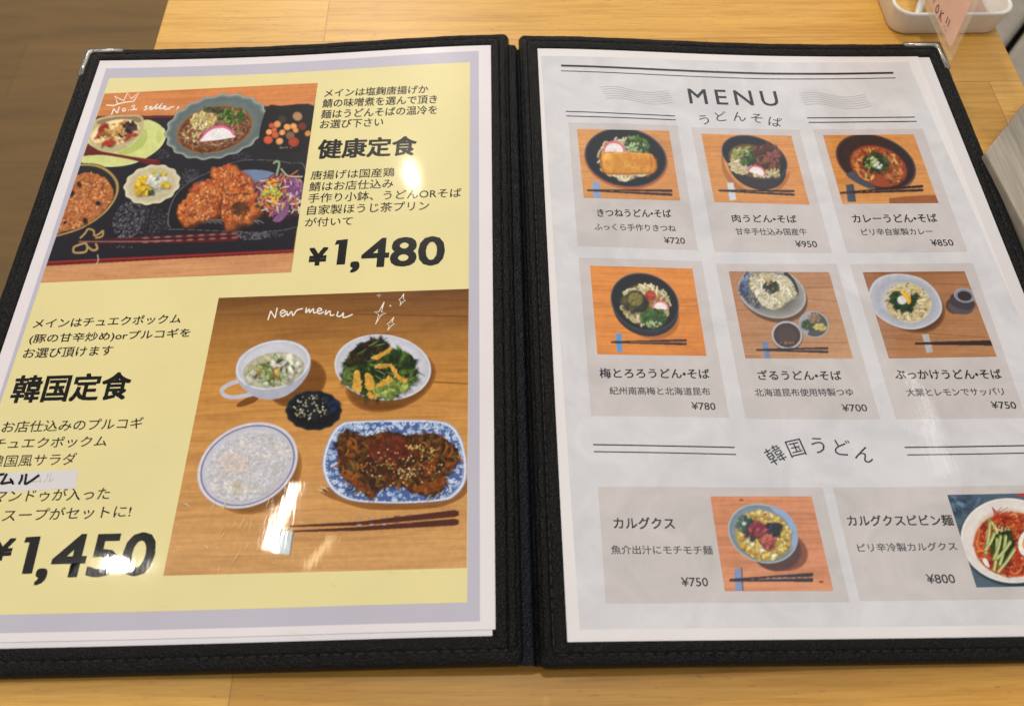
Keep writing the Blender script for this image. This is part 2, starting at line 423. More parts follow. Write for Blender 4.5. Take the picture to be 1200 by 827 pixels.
def vhash(i, j):
    h = math.sin(i * 127.1 + j * 311.7) * 43758.5453; return h - math.floor(h)
def vnoise(x, y):
    i, j = math.floor(x), math.floor(y); u, v = x - i, y - j; u, v = u * u * (3 - 2 * u), v * v * (3 - 2 * v)
    a = vhash(i, j) * (1 - u) + vhash(i + 1, j) * u; b = vhash(i, j + 1) * (1 - u) + vhash(i + 1, j + 1) * u
    return a * (1 - v) + b * v
class Pic:
    """one printed photograph: coloured dots laid down in order, then cut into a fine mesh per printed thing"""
    RES = 2.4
    cur = None
    def __init__(s, q, colf, sheet_obj, label):
        s.q = q; xs, ys = [p[0] for p in q], [p[1] for p in q]
        s.x0, s.y0 = min(xs) - 3, min(ys) - 3; s.w = int((max(xs) - s.x0 + 3) * s.RES); s.h = int((max(ys) - s.y0 + 3) * s.RES)
        u = np.linspace(0, 1, s.w)[None, :, None]; v = np.linspace(0, 1, s.h)[:, None, None]
        s.col = np.zeros((s.h, s.w, 3)); s.id = np.zeros((s.h, s.w), int)
        for j in range(s.h):
            c0, c1 = np.array(colf(0, j / s.h)), np.array(colf(1, j / s.h)); s.col[j] = c0 + (c1 - c0) * u[0]
        s.names = [('food_photo', 'wood')]; s.sheet, s.label = sheet_obj, label
        Pic.cur = s
    def win(s, xa, xb, ya, yb):
        i0, i1, j0, j1 = max(0, int(xa)), min(s.w, int(xb) + 2), max(0, int(ya)), min(s.h, int(yb) + 2)
        if i0 >= i1 or j0 >= j1: return None
        X, Y = np.meshgrid(np.arange(i0, i1) + .5, np.arange(j0, j1) + .5); return (slice(j0, j1), slice(i0, i1)), X, Y
    def put(s, sl, a, c, k):
        a = a[..., None]; s.col[sl] = s.col[sl] * (1 - a) + np.asarray(c) * a
        if k: m = a[..., 0] > .5; s.id[sl][m] = k
    def finish(s):
        rs = np.random.RandomState(5)
        c = s.col
        for sg in (1,):                                   # the soft focus of a printed photograph
            for ax in (0, 1): c = (np.roll(c, 1, ax) + 2 * c + np.roll(c, -1, ax)) / 4
        low = rs.rand(s.h // 9 + 2, s.w // 9 + 2)
        jj, ii = np.arange(s.h) / 9, np.arange(s.w) / 9; j0, i0 = jj.astype(int), ii.astype(int); fj, fi = (jj - j0)[:, None], (ii - i0)[None, :]
        L = low[j0][:, i0] * (1 - fj) * (1 - fi) + low[j0 + 1][:, i0] * fj * (1 - fi) + low[j0][:, i0 + 1] * (1 - fj) * fi + low[j0 + 1][:, i0 + 1] * fj * fi
        c = np.clip(c * (0.93 + 0.14 * L)[..., None] * (1 + .05 * (rs.rand(s.h, s.w, 1) - .5)), .004, .95)
        q = [np.array(p) for p in s.q]
        nx = int(max(np.linalg.norm(q[1] - q[0]), np.linalg.norm(q[2] - q[3])) * 1.2); ny = int(max(np.linalg.norm(q[3] - q[0]), np.linalg.norm(q[2] - q[1])) * 1.2)
        U, V = np.meshgrid(np.linspace(0, 1, nx + 1), np.linspace(0, 1, ny + 1)); U, V = U[..., None], V[..., None]
        P = ((q[0] * (1 - U) + q[1] * U) * (1 - V) + (q[3] * (1 - U) + q[2] * U) * V).reshape(-1, 2)
        bx, by = (P[:, 0] - s.x0) * s.RES - .5, (P[:, 1] - s.y0) * s.RES - .5; i0, j0 = bx.astype(int), by.astype(int); fx, fy = (bx - i0)[:, None], (by - j0)[:, None]
        C = c[j0, i0] * (1 - fx) * (1 - fy) + c[j0, i0 + 1] * fx * (1 - fy) + c[j0 + 1, i0] * (1 - fx) * fy + c[j0 + 1, i0 + 1] * fx * fy
        W = at(P); M = np.stack([W[:, 0], W[:, 1], surf_true(W[:, 0]) + .06], 1) * .001
        idx = np.arange((nx + 1) * (ny + 1)).reshape(ny + 1, nx + 1)
        F = np.stack([idx[1:, :-1], idx[1:, 1:], idx[:-1, 1:], idx[:-1, :-1]], -1).reshape(-1, 4)
        ctr = P[F].mean(1); fid = s.id[((ctr[:, 1] - s.y0) * s.RES).astype(int), ((ctr[:, 0] - s.x0) * s.RES).astype(int)]
        root = None
        for k, (name, kind) in enumerate(s.names):
            f = F[fid == k]
            if len(f) < 4: continue
            used, inv = np.unique(f, return_inverse=True); inv = inv.reshape(-1, 4)
            me = bpy.data.meshes.new(name); me.vertices.add(len(used)); me.vertices.foreach_set('co', M[used].astype('f').ravel())
            me.loops.add(inv.size); me.loops.foreach_set('vertex_index', inv.astype('i').ravel())
            me.polygons.add(len(inv)); me.polygons.foreach_set('loop_start', np.arange(0, inv.size, 4, dtype='i'))
            me.update(calc_edges=True)
            me.polygons.foreach_set('use_smooth', np.ones(len(inv), bool))
            ca = me.color_attributes.new('Col', 'FLOAT_COLOR', 'POINT'); ca.data.foreach_set('color', np.concatenate([C[used], np.ones((len(used), 1))], 1).astype('f').ravel())
            o = link(name, me, PRINT[kind], s.sheet if k == 0 else root)
            if k == 0: root = o; o['label'] = s.label
        for kw in s.words: kw[0].build(kw[1], PRINT['plain'], root, s.q)
    words = ()

class Dab:
    """draws into the printed photograph being made; the names match Ink's"""
    LX, LY = -.55, -.83                                    # the light inside the pictures comes from above left
    def __init__(s, crop=(0, 0, 1.0)):
        s.crop, s.pic = crop, Pic.cur; s.pic.names.append(('dish', 'food')); s.k = len(s.pic.names) - 1; s.nid = s.k
    def build(s, name, mat, ph=None, clip=None): s.pic.names[s.k] = (name, mat)
    def b(s, p):
        x0, y0, k = s.crop; return (((x0 + p[0] / k) - s.pic.x0) * Pic.RES, ((y0 + p[1] / k) - s.pic.y0) * Pic.RES)
    def sc(s): return Pic.RES / s.crop[2]
    def poly(s, pts, col, z=None, smooth=0, soft=1.0):
        if smooth: pts = spline(pts, smooth)
        P = np.array([s.b(p) for p in pts]); w = s.pic.win(P[:, 0].min() - 1, P[:, 0].max() + 1, P[:, 1].min() - 1, P[:, 1].max() + 1)
        if w is None: return
        sl, X, Y = w; m = np.zeros(X.shape, bool); n = len(P)
        for i in range(n):
            (xa, ya), (xb, yb) = P[i], P[i - 1]
            if ya == yb: continue
            m ^= ((ya > Y) != (yb > Y)) & (X < (xb - xa) * (Y - ya) / (yb - ya) + xa)
        s.pic.put(sl, m * soft, col, s.nid)
    def rings(s, loops, cols, z=None):
        for l, c in zip(loops, cols): s.poly(l, c)
    def disc(s, cx, cy, a, b, rot, stops, n=48, scal=0, amp=0.0, sh=(0, 0), soft=1.0):
        k = s.sc(); x, y = s.b((cx, cy)); A, B = a * k, b * k; R_ = max(A, B) * (stops[0][0] + amp) + abs(sh[0] * k) + abs(sh[1] * k) + 2
        w = s.pic.win(x - R_, x + R_, y - R_, y + R_)
        if w is None: return
        sl, X, Y = w; c_, s_ = math.cos(math.radians(rot)), math.sin(math.radians(rot)); t = np.full(X.shape, 1.0)
        for _ in range(5 if sh != (0, 0) else 1):
            g = np.clip(1 - t, 0, 1) if sh != (0, 0) else 0
            dx, dy = X - x - sh[0] * k * g, Y - y - sh[1] * k * g; p, q = (dx * c_ + dy * s_) / A, (-dx * s_ + dy * c_) / B
            r = np.hypot(p, q); t = r / (1 + amp * np.cos(scal * np.arctan2(q, p))) if scal else r
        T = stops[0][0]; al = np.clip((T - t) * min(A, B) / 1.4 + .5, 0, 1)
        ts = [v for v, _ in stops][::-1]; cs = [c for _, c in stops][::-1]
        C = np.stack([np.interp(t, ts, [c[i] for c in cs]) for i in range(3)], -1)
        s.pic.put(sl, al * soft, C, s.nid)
    def shadow(s, cx, cy, a, b, rot, col, k=1.0, blur=.35):
        """a soft shadow that belongs to the printed picture"""
        q = s.sc(); x, y = s.b((cx, cy)); A, B = a * q, b * q; R_ = max(A, B) * 1.1; w = s.pic.win(x - R_, x + R_, y - R_, y + R_)
        if w is None: return
        sl, X, Y = w; c_, s_ = math.cos(math.radians(rot)), math.sin(math.radians(rot)); dx, dy = X - x, Y - y
        t = np.hypot((dx * c_ + dy * s_) / A, (-dx * s_ + dy * c_) / B); s.pic.put(sl, k * np.clip((1 - t) / blur, 0, 1), col, 0)
    def seg(s, P, W):
        P = np.array(P); w = s.pic.win(P[:, 0].min() - W - 1, P[:, 0].max() + W + 1, P[:, 1].min() - W - 1, P[:, 1].max() + W + 1)
        if w is None: return None
        sl, X, Y = w; D = np.full(X.shape, 1e9); S_ = np.zeros(X.shape); T_ = np.zeros(X.shape); n = len(P) - 1
        for i in range(n):
            ax, ay = P[i]; dx, dy = P[i + 1] - P[i]; l2 = dx * dx + dy * dy + 1e-9
            t = np.clip(((X - ax) * dx + (Y - ay) * dy) / l2, 0, 1); ex, ey = X - ax - t * dx, Y - ay - t * dy; d = np.hypot(ex, ey)
            m = d < D; D[m] = d[m]; S_[m] = (ex * s.LX + ey * s.LY)[m]; T_[m] = ((i + t) / n)[m]
        return sl, D, S_, T_
    def stroke(s, pts, w, col, z=None, smooth=0, taper=False, a=1.0):
        if smooth: pts = spline(pts, smooth, False)
        r = w * s.sc() / 2; g = s.seg([s.b(p) for p in pts], r + 1)
        if g is None: return
        sl, D, S_, T_ = g; rr = r * (.35 + .65 * np.sin(np.pi * T_)) if taper else r
        s.pic.put(sl, a * np.clip(rr - D + .6, 0, 1) * min(1, r / .5), col, s.nid)
    def flakes(s, region, n, size, cols, aspect=1.6, jit=0.14, ang=None, sides=7, soft=0.55, gloss=0.0, sh=1.0, al=1.0):
        k = s.sc(); ox, oy = rnd.uniform(0, 99), rnd.uniform(0, 99)
        for i in range(n):
            px, py = region(); x, y = s.b((px, py)); r = size * k * rnd.uniform(.55, 1.35); A, B = r * aspect ** .5, r / aspect ** .5
            f = vnoise(px / size / 3.2 + ox, py / size / 3.2 + oy)
            c = cols[min(len(cols) - 1, int(f * len(cols)))] if rnd.random() < .6 else rnd.choice(cols)
            c = np.array(jitter(c, jit)) * (.84 + .32 * f); th = rnd.uniform(0, math.pi) if ang is None else math.radians(ang + rnd.uniform(-25, 25))
            w = s.pic.win(x - A * 1.5 - 1, x + A * 1.5 + 1, y - A * 1.5 - 1, y + A * 1.5 + 1)
            if w is None: continue
            sl, X, Y = w; dx, dy = X - x, Y - y; c_, s_ = math.cos(th), math.sin(th)
            t0 = np.hypot(((dx - .12 * A) * c_ + (dy - .25 * A) * s_) / A, (-(dx - .12 * A) * s_ + (dy - .25 * A) * c_) / B)
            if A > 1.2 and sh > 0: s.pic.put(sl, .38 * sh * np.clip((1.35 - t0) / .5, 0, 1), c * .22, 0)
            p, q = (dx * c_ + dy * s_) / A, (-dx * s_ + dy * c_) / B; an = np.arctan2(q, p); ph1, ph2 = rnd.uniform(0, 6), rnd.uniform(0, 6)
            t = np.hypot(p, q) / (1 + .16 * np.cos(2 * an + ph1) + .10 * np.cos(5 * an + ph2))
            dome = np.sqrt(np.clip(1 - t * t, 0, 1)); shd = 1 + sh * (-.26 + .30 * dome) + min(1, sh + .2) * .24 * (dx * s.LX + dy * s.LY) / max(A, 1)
            C = c * np.clip(shd, .35, 1.5)[..., None]
            s.pic.put(sl, np.clip((1 - t) / (.30 + .35 * soft) + .05, 0, 1) * min(1, max(.3, B / .6)) * al, C, s.nid)
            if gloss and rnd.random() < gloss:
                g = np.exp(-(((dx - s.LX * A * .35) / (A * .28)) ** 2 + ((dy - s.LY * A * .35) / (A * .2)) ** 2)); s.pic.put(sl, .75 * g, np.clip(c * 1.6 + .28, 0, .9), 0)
    def noodles(s, region, n, w, cols, length, curl=1.0, jit=0.12, gloss=.5):
        r = w * s.sc() / 2
        for k in range(n):
            ok = False
            for _ in range(10):
                x, y = region(); a = rnd.uniform(0, 6.28); da = rnd.uniform(-curl, curl); P = [(x, y)]; m = rnd.randint(8, 13); l = length * rnd.uniform(.5, 1.1)
                for i in range(m):
                    a += da + rnd.uniform(-.2, .2); da = da * 0.92 + rnd.uniform(-.15, .15) * curl
                    x += math.cos(a) * l / m; y += math.sin(a) * l / m; P.append((x, y))
                if all(region.inside(p) for p in P): ok = True; break
            if not ok: continue
            c = np.array(jitter(rnd.choice(cols), jit)) * (.72 + .36 * k / n); g = s.seg([s.b(p) for p in P], r * 1.9 + 1)
            if g is None: continue
            sl, D, S_, T_ = g
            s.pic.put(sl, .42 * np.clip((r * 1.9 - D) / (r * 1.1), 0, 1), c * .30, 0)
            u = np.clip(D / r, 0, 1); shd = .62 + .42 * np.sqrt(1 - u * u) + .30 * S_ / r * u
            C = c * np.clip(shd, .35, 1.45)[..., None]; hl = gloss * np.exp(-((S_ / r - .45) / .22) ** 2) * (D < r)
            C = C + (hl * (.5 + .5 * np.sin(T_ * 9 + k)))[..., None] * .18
            s.pic.put(sl, np.clip((r - D) / .9 + .5, 0, 1), np.clip(C, 0, .92), s.nid)

def jitter(c, j):
    k = 1 + rnd.uniform(-j, j); return tuple(min(0.95, max(0.003, v * k * (1 + rnd.uniform(-j, j) * .3))) for v in c)
def spline(pts, n, closed=True):
    out, m = [], len(pts)
    for i in range(m if closed else m - 1):
        g = (lambda k: pts[k % m]) if closed else (lambda k: pts[min(max(k, 0), m - 1)])
        p0, p1, p2, p3 = g(i - 1), g(i), g(i + 1), g(i + 2)
        for j in range(n):
            t = j / n
            out.append(tuple(0.5 * (2 * p1[d] + (p2[d] - p0[d]) * t + (2 * p0[d] - 5 * p1[d] + 4 * p2[d] - p3[d]) * t * t + (3 * p1[d] - p0[d] - 3 * p2[d] + p3[d]) * t ** 3) for d in (0, 1)))
    if not closed: out.append(tuple(pts[-1]))
    return out
def ell(cx, cy, a, b, rot=0, r0=0.0):
    c, s = math.cos(math.radians(rot)), math.sin(math.radians(rot))
    def f():
        th = rnd.uniform(0, 6.2832); r = math.sqrt(rnd.uniform(r0 * r0, 1)); x, y = a * r * math.cos(th), b * r * math.sin(th)
        return (cx + x * c - y * s, cy + x * s + y * c)
    def inside(p):
        dx, dy = p[0] - cx, p[1] - cy; x, y = dx * c + dy * s, -dx * s + dy * c
        return (x / a) ** 2 + (y / b) ** 2 <= 1
    f.inside = inside; return f
def inpoly(pts):
    xs, ys = [p[0] for p in pts], [p[1] for p in pts]
    def inside(p):
        r, j = False, len(pts) - 1
        for i in range(len(pts)):
            if (pts[i][1] > p[1]) != (pts[j][1] > p[1]) and p[0] < (pts[j][0] - pts[i][0]) * (p[1] - pts[i][1]) / (pts[j][1] - pts[i][1]) + pts[i][0]: r = not r
            j = i
        return r
    def f():
        while True:
            p = (rnd.uniform(min(xs), max(xs)), rnd.uniform(min(ys), max(ys)))
            if inside(p): return p
    f.inside = inside; return f
_gl = {}
def glyphs(body, weight, space, norm=True):
    k = (body, weight, space, norm)
    if k in _gl: return _gl[k]
    cu = bpy.data.curves.new('t', 'FONT'); cu.body = body; cu.offset = weight; cu.resolution_u = 3; cu.space_character = space
    o = bpy.data.objects.new('t', cu); COL.objects.link(o)
    dg = bpy.context.evaluated_depsgraph_get(); me = bpy.data.meshes.new_from_object(o.evaluated_get(dg))
    V = np.array([v.co[:2] for v in me.vertices]); F = [list(p.vertices) for p in me.polygons]
    bpy.data.objects.remove(o); bpy.data.meshes.remove(me); bpy.data.curves.remove(cu)
    if norm: lo, hi = V.min(0), V.max(0); V = (V - lo) / (hi - lo)
    _gl[k] = (V, F); return _gl[k]
def blend(a, b, t): return tuple(x + (y - x) * t for x, y in zip(a, b))
def quad_grid(I, q, nx, ny, colf, z):
    """a four-cornered area as a grid, so its colour may change across it; colf(u, v)"""
    P, C, F = [], [], []
    for j in range(ny + 1):
        for i in range(nx + 1):
            u, v = i / nx, j / ny
            P.append(blend(blend(q[0], q[1], u), blend(q[3], q[2], u), v)); C.append(colf(u, v))
    for j in range(ny):
        for i in range(nx):
            a = j * (nx + 1) + i; F.append([a, a + 1, a + nx + 2, a + nx + 1])
    k = I.crop; I.crop = (0, 0, 1.0); I.raw(P, C, F, z); I.crop = k

# ================================================================== THE SETTING
TABLE_Z = -4.7
me = mesh_mm([(-4000, -3000, -725), (4000, -3000, -725), (4000, 5000, -725), (-4000, 5000, -725)], [[0, 1, 2, 3]], False)
tag(link('floor', me, FLOOR), kind='structure')

tb = empty('table', (38, 240, -725))
tag(tb, 'pale laminated pine table top under the open black menu', 'table')
ty = lambda y, x0: x0
link('table_top', bevelled([(x, y, z) for z in (TABLE_Z - 28, TABLE_Z) for x, y in ((-197.5, -260), (272.5, -260), (273.5, 760), (-198.5, 760))],
     [[3, 2, 1, 0], [4, 5, 6, 7], [0, 1, 5, 4], [1, 2, 6, 5], [2, 3, 7, 6], [3, 0, 4, 7]], 1.2), PINE, tb)
for lx in (-150, 225):
    for ly in (-210, 700):
        link('leg', bevelled([(lx + a, ly + b, z) for z in (-724.8, TABLE_Z - 28.2) for a, b in ((-22, -22), (22, -22), (22, 22), (-22, 22))],
             [[3, 2, 1, 0], [4, 5, 6, 7], [0, 1, 5, 4], [1, 2, 6, 5], [2, 3, 7, 6], [3, 0, 4, 7]], 2), PINE, tb)

bs = empty('bench_seat', (620, 700, -725))
tag(bs, 'beige grey bench seat with a dark seam beyond the table edge', 'bench')
d = np.array([47.0, 55.0]); d /= np.linalg.norm(d); nrm = np.array([d[1], -d[0]]); p0 = np.array([545.0, 643.0])
def strip(a, b, s0=-520, s1=700): return [tuple(p0 + d * s0 + nrm * a), tuple(p0 + d * s1 + nrm * a), tuple(p0 + d * s1 + nrm * b), tuple(p0 + d * s0 + nrm * b)]
link('cushion', prism(strip(-520, -3.5), -420, -300, 8, 3), GREY_SEAT, bs)
link('cushion', prism(strip(3.5, 420), -420, -300, 8, 3), GREY_SEAT, bs)
link('base', prism(strip(-500, 400, -500, 680), -724.8, -420.5, 3, 2), GREYWOOD, bs)

# ================================================================== THE MENU FOLDER
mf = empty('menu_folder', (0, 147, TABLE_Z))
tag(mf, 'open black leatherette menu folder with stitched edges and metal corners', 'menu folder')

def rounded_loop(x0, x1, y0, y1, r, per=60):
    """points round a rectangle, always the same number"""
    P = []; r = max(r, 0.05)
    def side(a, b):
        for i in range(per): t = i / per; P.append((a[0] + (b[0] - a[0]) * t, a[1] + (b[1] - a[1]) * t))
    def arc(cx, cy, a0):
        for i in range(6): a = math.radians(a0 + 90 * i / 6); P.append((cx + r * math.cos(a), cy + r * math.sin(a)))
    side((x0 + r, y0), (x1 - r, y0)); arc(x1 - r, y0 + r, -90)
    side((x1, y0 + r), (x1, y1 - r)); arc(x1 - r, y1 - r, 0)
    side((x1 - r, y1), (x0 + r, y1)); arc(x0 + r, y1 - r, 90)
    side((x0, y1 - r), (x0, y0 + r)); arc(x0 + r, y0 + r, 180)
    return P

def panel(xa, xb, ya, yb, inner, side_w):
    """board + padded binding + stitching; inner = the sheet window (x0, x1, y0, y1)"""
    # board
    nx = 60; V, F = [], []
    xs = np.linspace(xa + 1.2, xb - 1.2, nx)
    for z in (-0.45, -4.0):
        for x in xs:
            for y in (ya + 1.2, yb - 1.2): V.append((x, y, surf(x) + z))
    for i in range(nx - 1):
        a = 2 * i; F += [[a, a + 2, a + 3, a + 1], [2 * nx + a, 2 * nx + a + 1, 2 * nx + a + 3, 2 * nx + a + 2]]
        F += [[a, 2 * nx + a, 2 * nx + a + 2, a + 2], [a + 1, a + 3, 2 * nx + a + 3, 2 * nx + a + 1]]
    F += [[0, 1, 2 * nx + 1, 2 * nx], [2 * nx - 2, 4 * nx - 2, 4 * nx - 1, 2 * nx - 1]]
    link('cover_board', mesh_mm(V, F, False), LEATHER, mf)
    # binding: profile t = 0 (outer edge) .. 1 (window edge)
    prof = [(0.05, -4.15), (-0.05, -3.2), (-0.06, -1.6), (0.0, -0.4), (0.05, 0.25), (0.14, 0.62), (0.28, 0.75), (0.40, 0.72), (0.455, 0.50), (0.50, 0.05), (0.545, 0.50), (0.60, 0.72), (0.74, 0.70), (0.90, 0.52), (0.985, 0.30), (1.0, 0.0), (1.0, -0.40)]
    x0, x1, y0, y1 = inner; loops = []
    for t, z in prof:
        X0, X1 = xa + (x0 - xa) * t, xb + (x1 - xb) * t; Y0, Y1 = ya + (y0 - ya) * t, yb + (y1 - yb) * t
        loops.append([(x, y, z) for x, y in rounded_loop(X0, X1, Y0, Y1, 2.6 * (1 - t) ** 2)])
    V, F, n = [], [], len(loops[0])
    ph = rnd.uniform(0, 6)
    for L in loops:
        for x, y, z in L:
            w = 0.10 * math.sin(x * .21 + ph) * math.sin(y * .17) + 0.07 * math.sin(x * .63 + y * .51 + ph)
            V.append((x, y, surf(x) + z + (w if z > 0.1 else 0)))
    for k in range(len(loops) - 1):
        for i in range(n): F.append([k * n + i, k * n + (i + 1) % n, (k + 1) * n + (i + 1) % n, (k + 1) * n + i])
    link('binding', mesh_mm(V, F), LEATHER, mf)
    # stitches along the groove
    L = rounded_loop(xa + (x0 - xa) * .5, xb + (x1 - xb) * .5, ya + (y0 - ya) * .5, yb + (y1 - yb) * .5, 1.0, 240)
    V, F = [], []; acc = 0.0; P = []
    for i in range(len(L)):
        a, b = np.array(L[i]), np.array(L[(i + 1) % len(L)]); l = np.linalg.norm(b - a)
        if l > 1e-6: P.append((acc, a, b, l)); acc += l
    k = 0; s = 0.0; step = 4.2
    def pos(s_):
        for A, a, b, l in P:
            if A <= s_ <= A + l: return a + (b - a) * (s_ - A) / l, (b - a) / l
        return P[-1][1], (P[-1][2] - P[-1][1]) / P[-1][3]
    while s < acc - step:
        c, t = pos(s + step / 2); nn = np.array([-t[1], t[0]]); b0 = len(V)
        for u, ww, z in ((-1.55, .10, .12), (-1.1, .34, .42), (0, .38, .52), (1.1, .34, .42), (1.55, .10, .12)):
            for q in (-1, 0, 1):
                pp = c + t * u + nn * ww * q; V.append((pp[0], pp[1], surf(pp[0]) + (z if q == 0 else .06)))
        for r in range(4):
            for q in range(2): a = b0 + r * 3 + q; F.append([a, a + 1, a + 4, a + 3])
        s += step
    link('stitching', mesh_mm(V, F), THREAD, mf)

LP = (-229.8, -3.2, -9.8, 305.2); RP = (3.0, 232.3, -11.0, 304.0)
L_IN = (-221.6, -12.3, -0.6, 297.2); R_IN = (12.3, 224.6, -3.2, 294.2)
panel(*LP, L_IN, 8); panel(*RP, R_IN, 8)

# piping that runs down both sides of the fold, and the spine cloth sunk between them
def rail(name, x, w, h, y0, y1, mat):
    V, F = [], []; n = 9; ys = np.linspace(y0, y1, 90)
    for j, y in enumerate(ys):
        e = min(1, min(y - y0, y1 - y) / 3 + .15)
        for i in range(n):
            a = math.pi * i / (n - 1); V.append((x - w / 2 * math.cos(a) + .12 * math.sin(y * .31), y, surf(x) + .1 + h * math.sin(a) * e))
    for j in range(len(ys) - 1):
        for i in range(n - 1): a = j * n + i; F.append([a, a + 1, a + n + 1, a + n])
    link(name, mesh_mm(V, F), mat, mf)
rail('piping', -6.3, 3.6, 1.5, -7, 302, LEATHER)
rail('piping', 5.6, 3.4, 1.6, -8, 301, LEATHER)
V, F = [], []; n = 11; ys = np.linspace(-10.3, 298.5, 80)
for y in ys:
    for i in range(n):
        u = i / (n - 1); x = -4.4 + 8.0 * u
        V.append((x, y, BOW_H - 0.9 - 0.5 * u - 0.5 * math.sin(math.pi * u) ** 2 - 3.2 * min(1, max(0, (u - .60) / .2))))
for j in range(len(ys) - 1):
    for i in range(n - 1): a = j * n + i; F.append([a, a + 1, a + n + 1, a + n])
link('spine', mesh_mm(V, F), NAVY, mf)

def corner(cx, cy, sx):
    """folded metal corner plate; sx = +1 when the panel lies to its right"""
    a, w = 20.0, 3.0
    pl = [(0, 0), (a, 0), (a, -w), (w + 1.2, -w), (w, -w - 1.2), (w, -a), (0, -a)]
    o = 0.7
    pl = [(cx + sx * (p[0] - (o if p[0] == 0 else 0)), cy + p[1] + (o if p[1] == 0 else 0)) for p in pl]
    bm = bmesh.new()
    top = [bm.verts.new((p[0] * .001, p[1] * .001, (surf(p[0]) + 1.25) * .001)) for p in pl]
    bot = [bm.verts.new((p[0] * .001, p[1] * .001, (surf(p[0]) - 4.4) * .001)) for p in pl]
    bm.faces.new(top); bm.faces.new(bot[::-1])
    for i in range(7): bm.faces.new([top[i], top[(i + 1) % 7], bot[(i + 1) % 7], bot[i]])
    bmesh.ops.recalc_face_normals(bm, faces=bm.faces[:])
    bmesh.ops.bevel(bm, geom=bm.edges[:], offset=0.0007, segments=3, affect='EDGES')
    me = bpy.data.meshes.new('m'); bm.to_mesh(me); bm.free()
    for p in me.polygons: p.use_smooth = True
    link('metal_corner', me, METAL, mf)
corner(LP[0], LP[3], 1); corner(RP[1], RP[3], -1)

# ================================================================== THE PRINTED SHEETS
def mm_quad(I, x0, x1, y0, y1, col, z, rot=0.0):
    b = len(I.V); c, s = math.cos(rot), math.sin(rot)
    for x, y in ((x0, y0), (x1, y0), (x1, y1), (x0, y1)):
        I.V.append(('mm', x0 + (x - x0) * c - (y - y0) * s, y0 + (x - x0) * s + (y - y0) * c, z))
    I.C += [col] * 4; I.F += [[b, b + 1, b + 2, b + 3]]
def sheet(name, x0, x1, y0, y1, col, z, mat, rot=0.0):
    I = Ink(z); mm_quad(I, x0, x1, y0, y1, col, z, rot); return I.build(name, mat)
WHITE = ink((226, 219, 222))
bl = sheet('backing_paper', -221.4, -13.4, -0.45, 296.9, ink((222, 218, 222)), -0.20, PRINT['paper'])
tag(bl, 'white backing paper peeping out under the yellow printed sheet', 'paper')
br_ = sheet('backing_paper', 14.0, 224.4, -3.0, 293.6, ink((214, 208, 208)), -0.20, PRINT['paper'])
tag(br_, 'white backing paper showing as a strip beside the right printed sheet', 'paper')
LS = sheet('menu_sheet', -221.3, -12.0, 1.6, 296.8, WHITE, 0.0, PRINT['paper'])
tag(LS, 'yellow printed menu sheet with two set meals at 1,480 and 1,450', 'menu sheet', 'printed sheets in the menu folder')
RS = sheet('menu_sheet', 12.4, 218.6, -3.0, 293.9, ink((222, 216, 216)), 0.0, PRINT['paper'], 0.0012)
tag(RS, 'grey marbled printed menu sheet headed MENU with eight noodle dishes', 'menu sheet', 'printed sheets in the menu folder')

BLACK = ink((30, 28, 30)); DARK = ink((44, 42, 45)); GREY = ink((92, 90, 92))
def area(name, q, col, z, mat, parent, colf=None):
    I = Ink(z)
    if colf: quad_grid(I, q, 12, 12, colf, z)
    else: I.poly(q, col, z)
    return I.build(name, mat, parent)
def line(name, body, p0, p1, h, parent, col=BLACK, weight=0.0, z=0.06, label=None, **kw):
    I = Ink(z); I.text(body, p0, p1, h, col, weight, z, **kw); o = I.build(name, PRINT['plain'], parent)
    if label: o['label'] = label
    return o

# ---------------------------------------------------------------- left sheet
area('lavender_border', [(124.5, 80.5), (561, 60), (562.5, 727.5), (-92, 743)], ink((188, 184, 197)), 0.02, PRINT['paper'], LS)
area('yellow_panel', [(128, 92), (550.8, 73.3), (547.5, 705.5), (-83, 721.5)], ink((226, 213, 156)), 0.04, PRINT['paper'], LS)
for body, a, b, h, wt in [
    ('メインは塩麹唐揚げか', (379.5, 114.4), (501.5, 109.6), 11.2, .014), ('鯖の味噌煮を選んで頂き', (377.2, 126.6), (512, 121.4), 11.6, .014),
    ('麺はうどんそばの温冷を', (375.6, 139.4), (512, 133.9), 11.8, .014), ('お選び下さい', (374.3, 151.3), (448.8, 148.2), 11.6, .014),
    ('唐揚げは国産鶏', (363.6, 211), (462, 207), 12.2, .010), ('鯖はお店仕込み', (361.6, 224.6), (460.5, 220.4), 12.6, .010),
    ('手作り小鉢、うどんORそば', (360.4, 238), (540.5, 231.4), 12.6, .010), ('自家製ほうじ茶プリン', (359.3, 252.2), (502.7, 246.6), 13.0, .010), ('が付いて', (356.8, 266), (412.6, 264), 12.0, .010),
    ('メインはチュエクポックム', (38, 384.8), (211.3, 378.6), 12.8, .014), ('(豚の甘辛炒め)orプルコギを', (33, 403.8), (222, 396.4), 14, .014), ('お選び頂けます', (26, 420), (131, 416.2), 13.5, .014),
    ('お店仕込みのプルコギ', (0.8, 507), (166.2, 502), 15.6, .008), ('チュエクポックム', (-9.5, 526.2), (124.2, 522.8), 15, .008), ('韓国風サラダ', (-14, 547.8), (87.6, 544.4), 16.5, .004),
    ('マンドゥが入った', (-9, 588.6), (127.2, 585), 17, .008), ('スープがセットに!', (1.5, 611.2), (152.3, 605.8), 17, .008)]:
    line('text_line', body, a, b, h * .86, LS, BLACK, wt)
line('heading', '健康定食', (370.6, 186.3), (487.3, 181.8), 22.2, LS, BLACK, .028, label='bold black heading of the upper set meal')
line('heading', '韓国定食', (10, 471.8), (149.3, 467.3), 31.5, LS, BLACK, .028, label='bold black heading of the lower set meal')
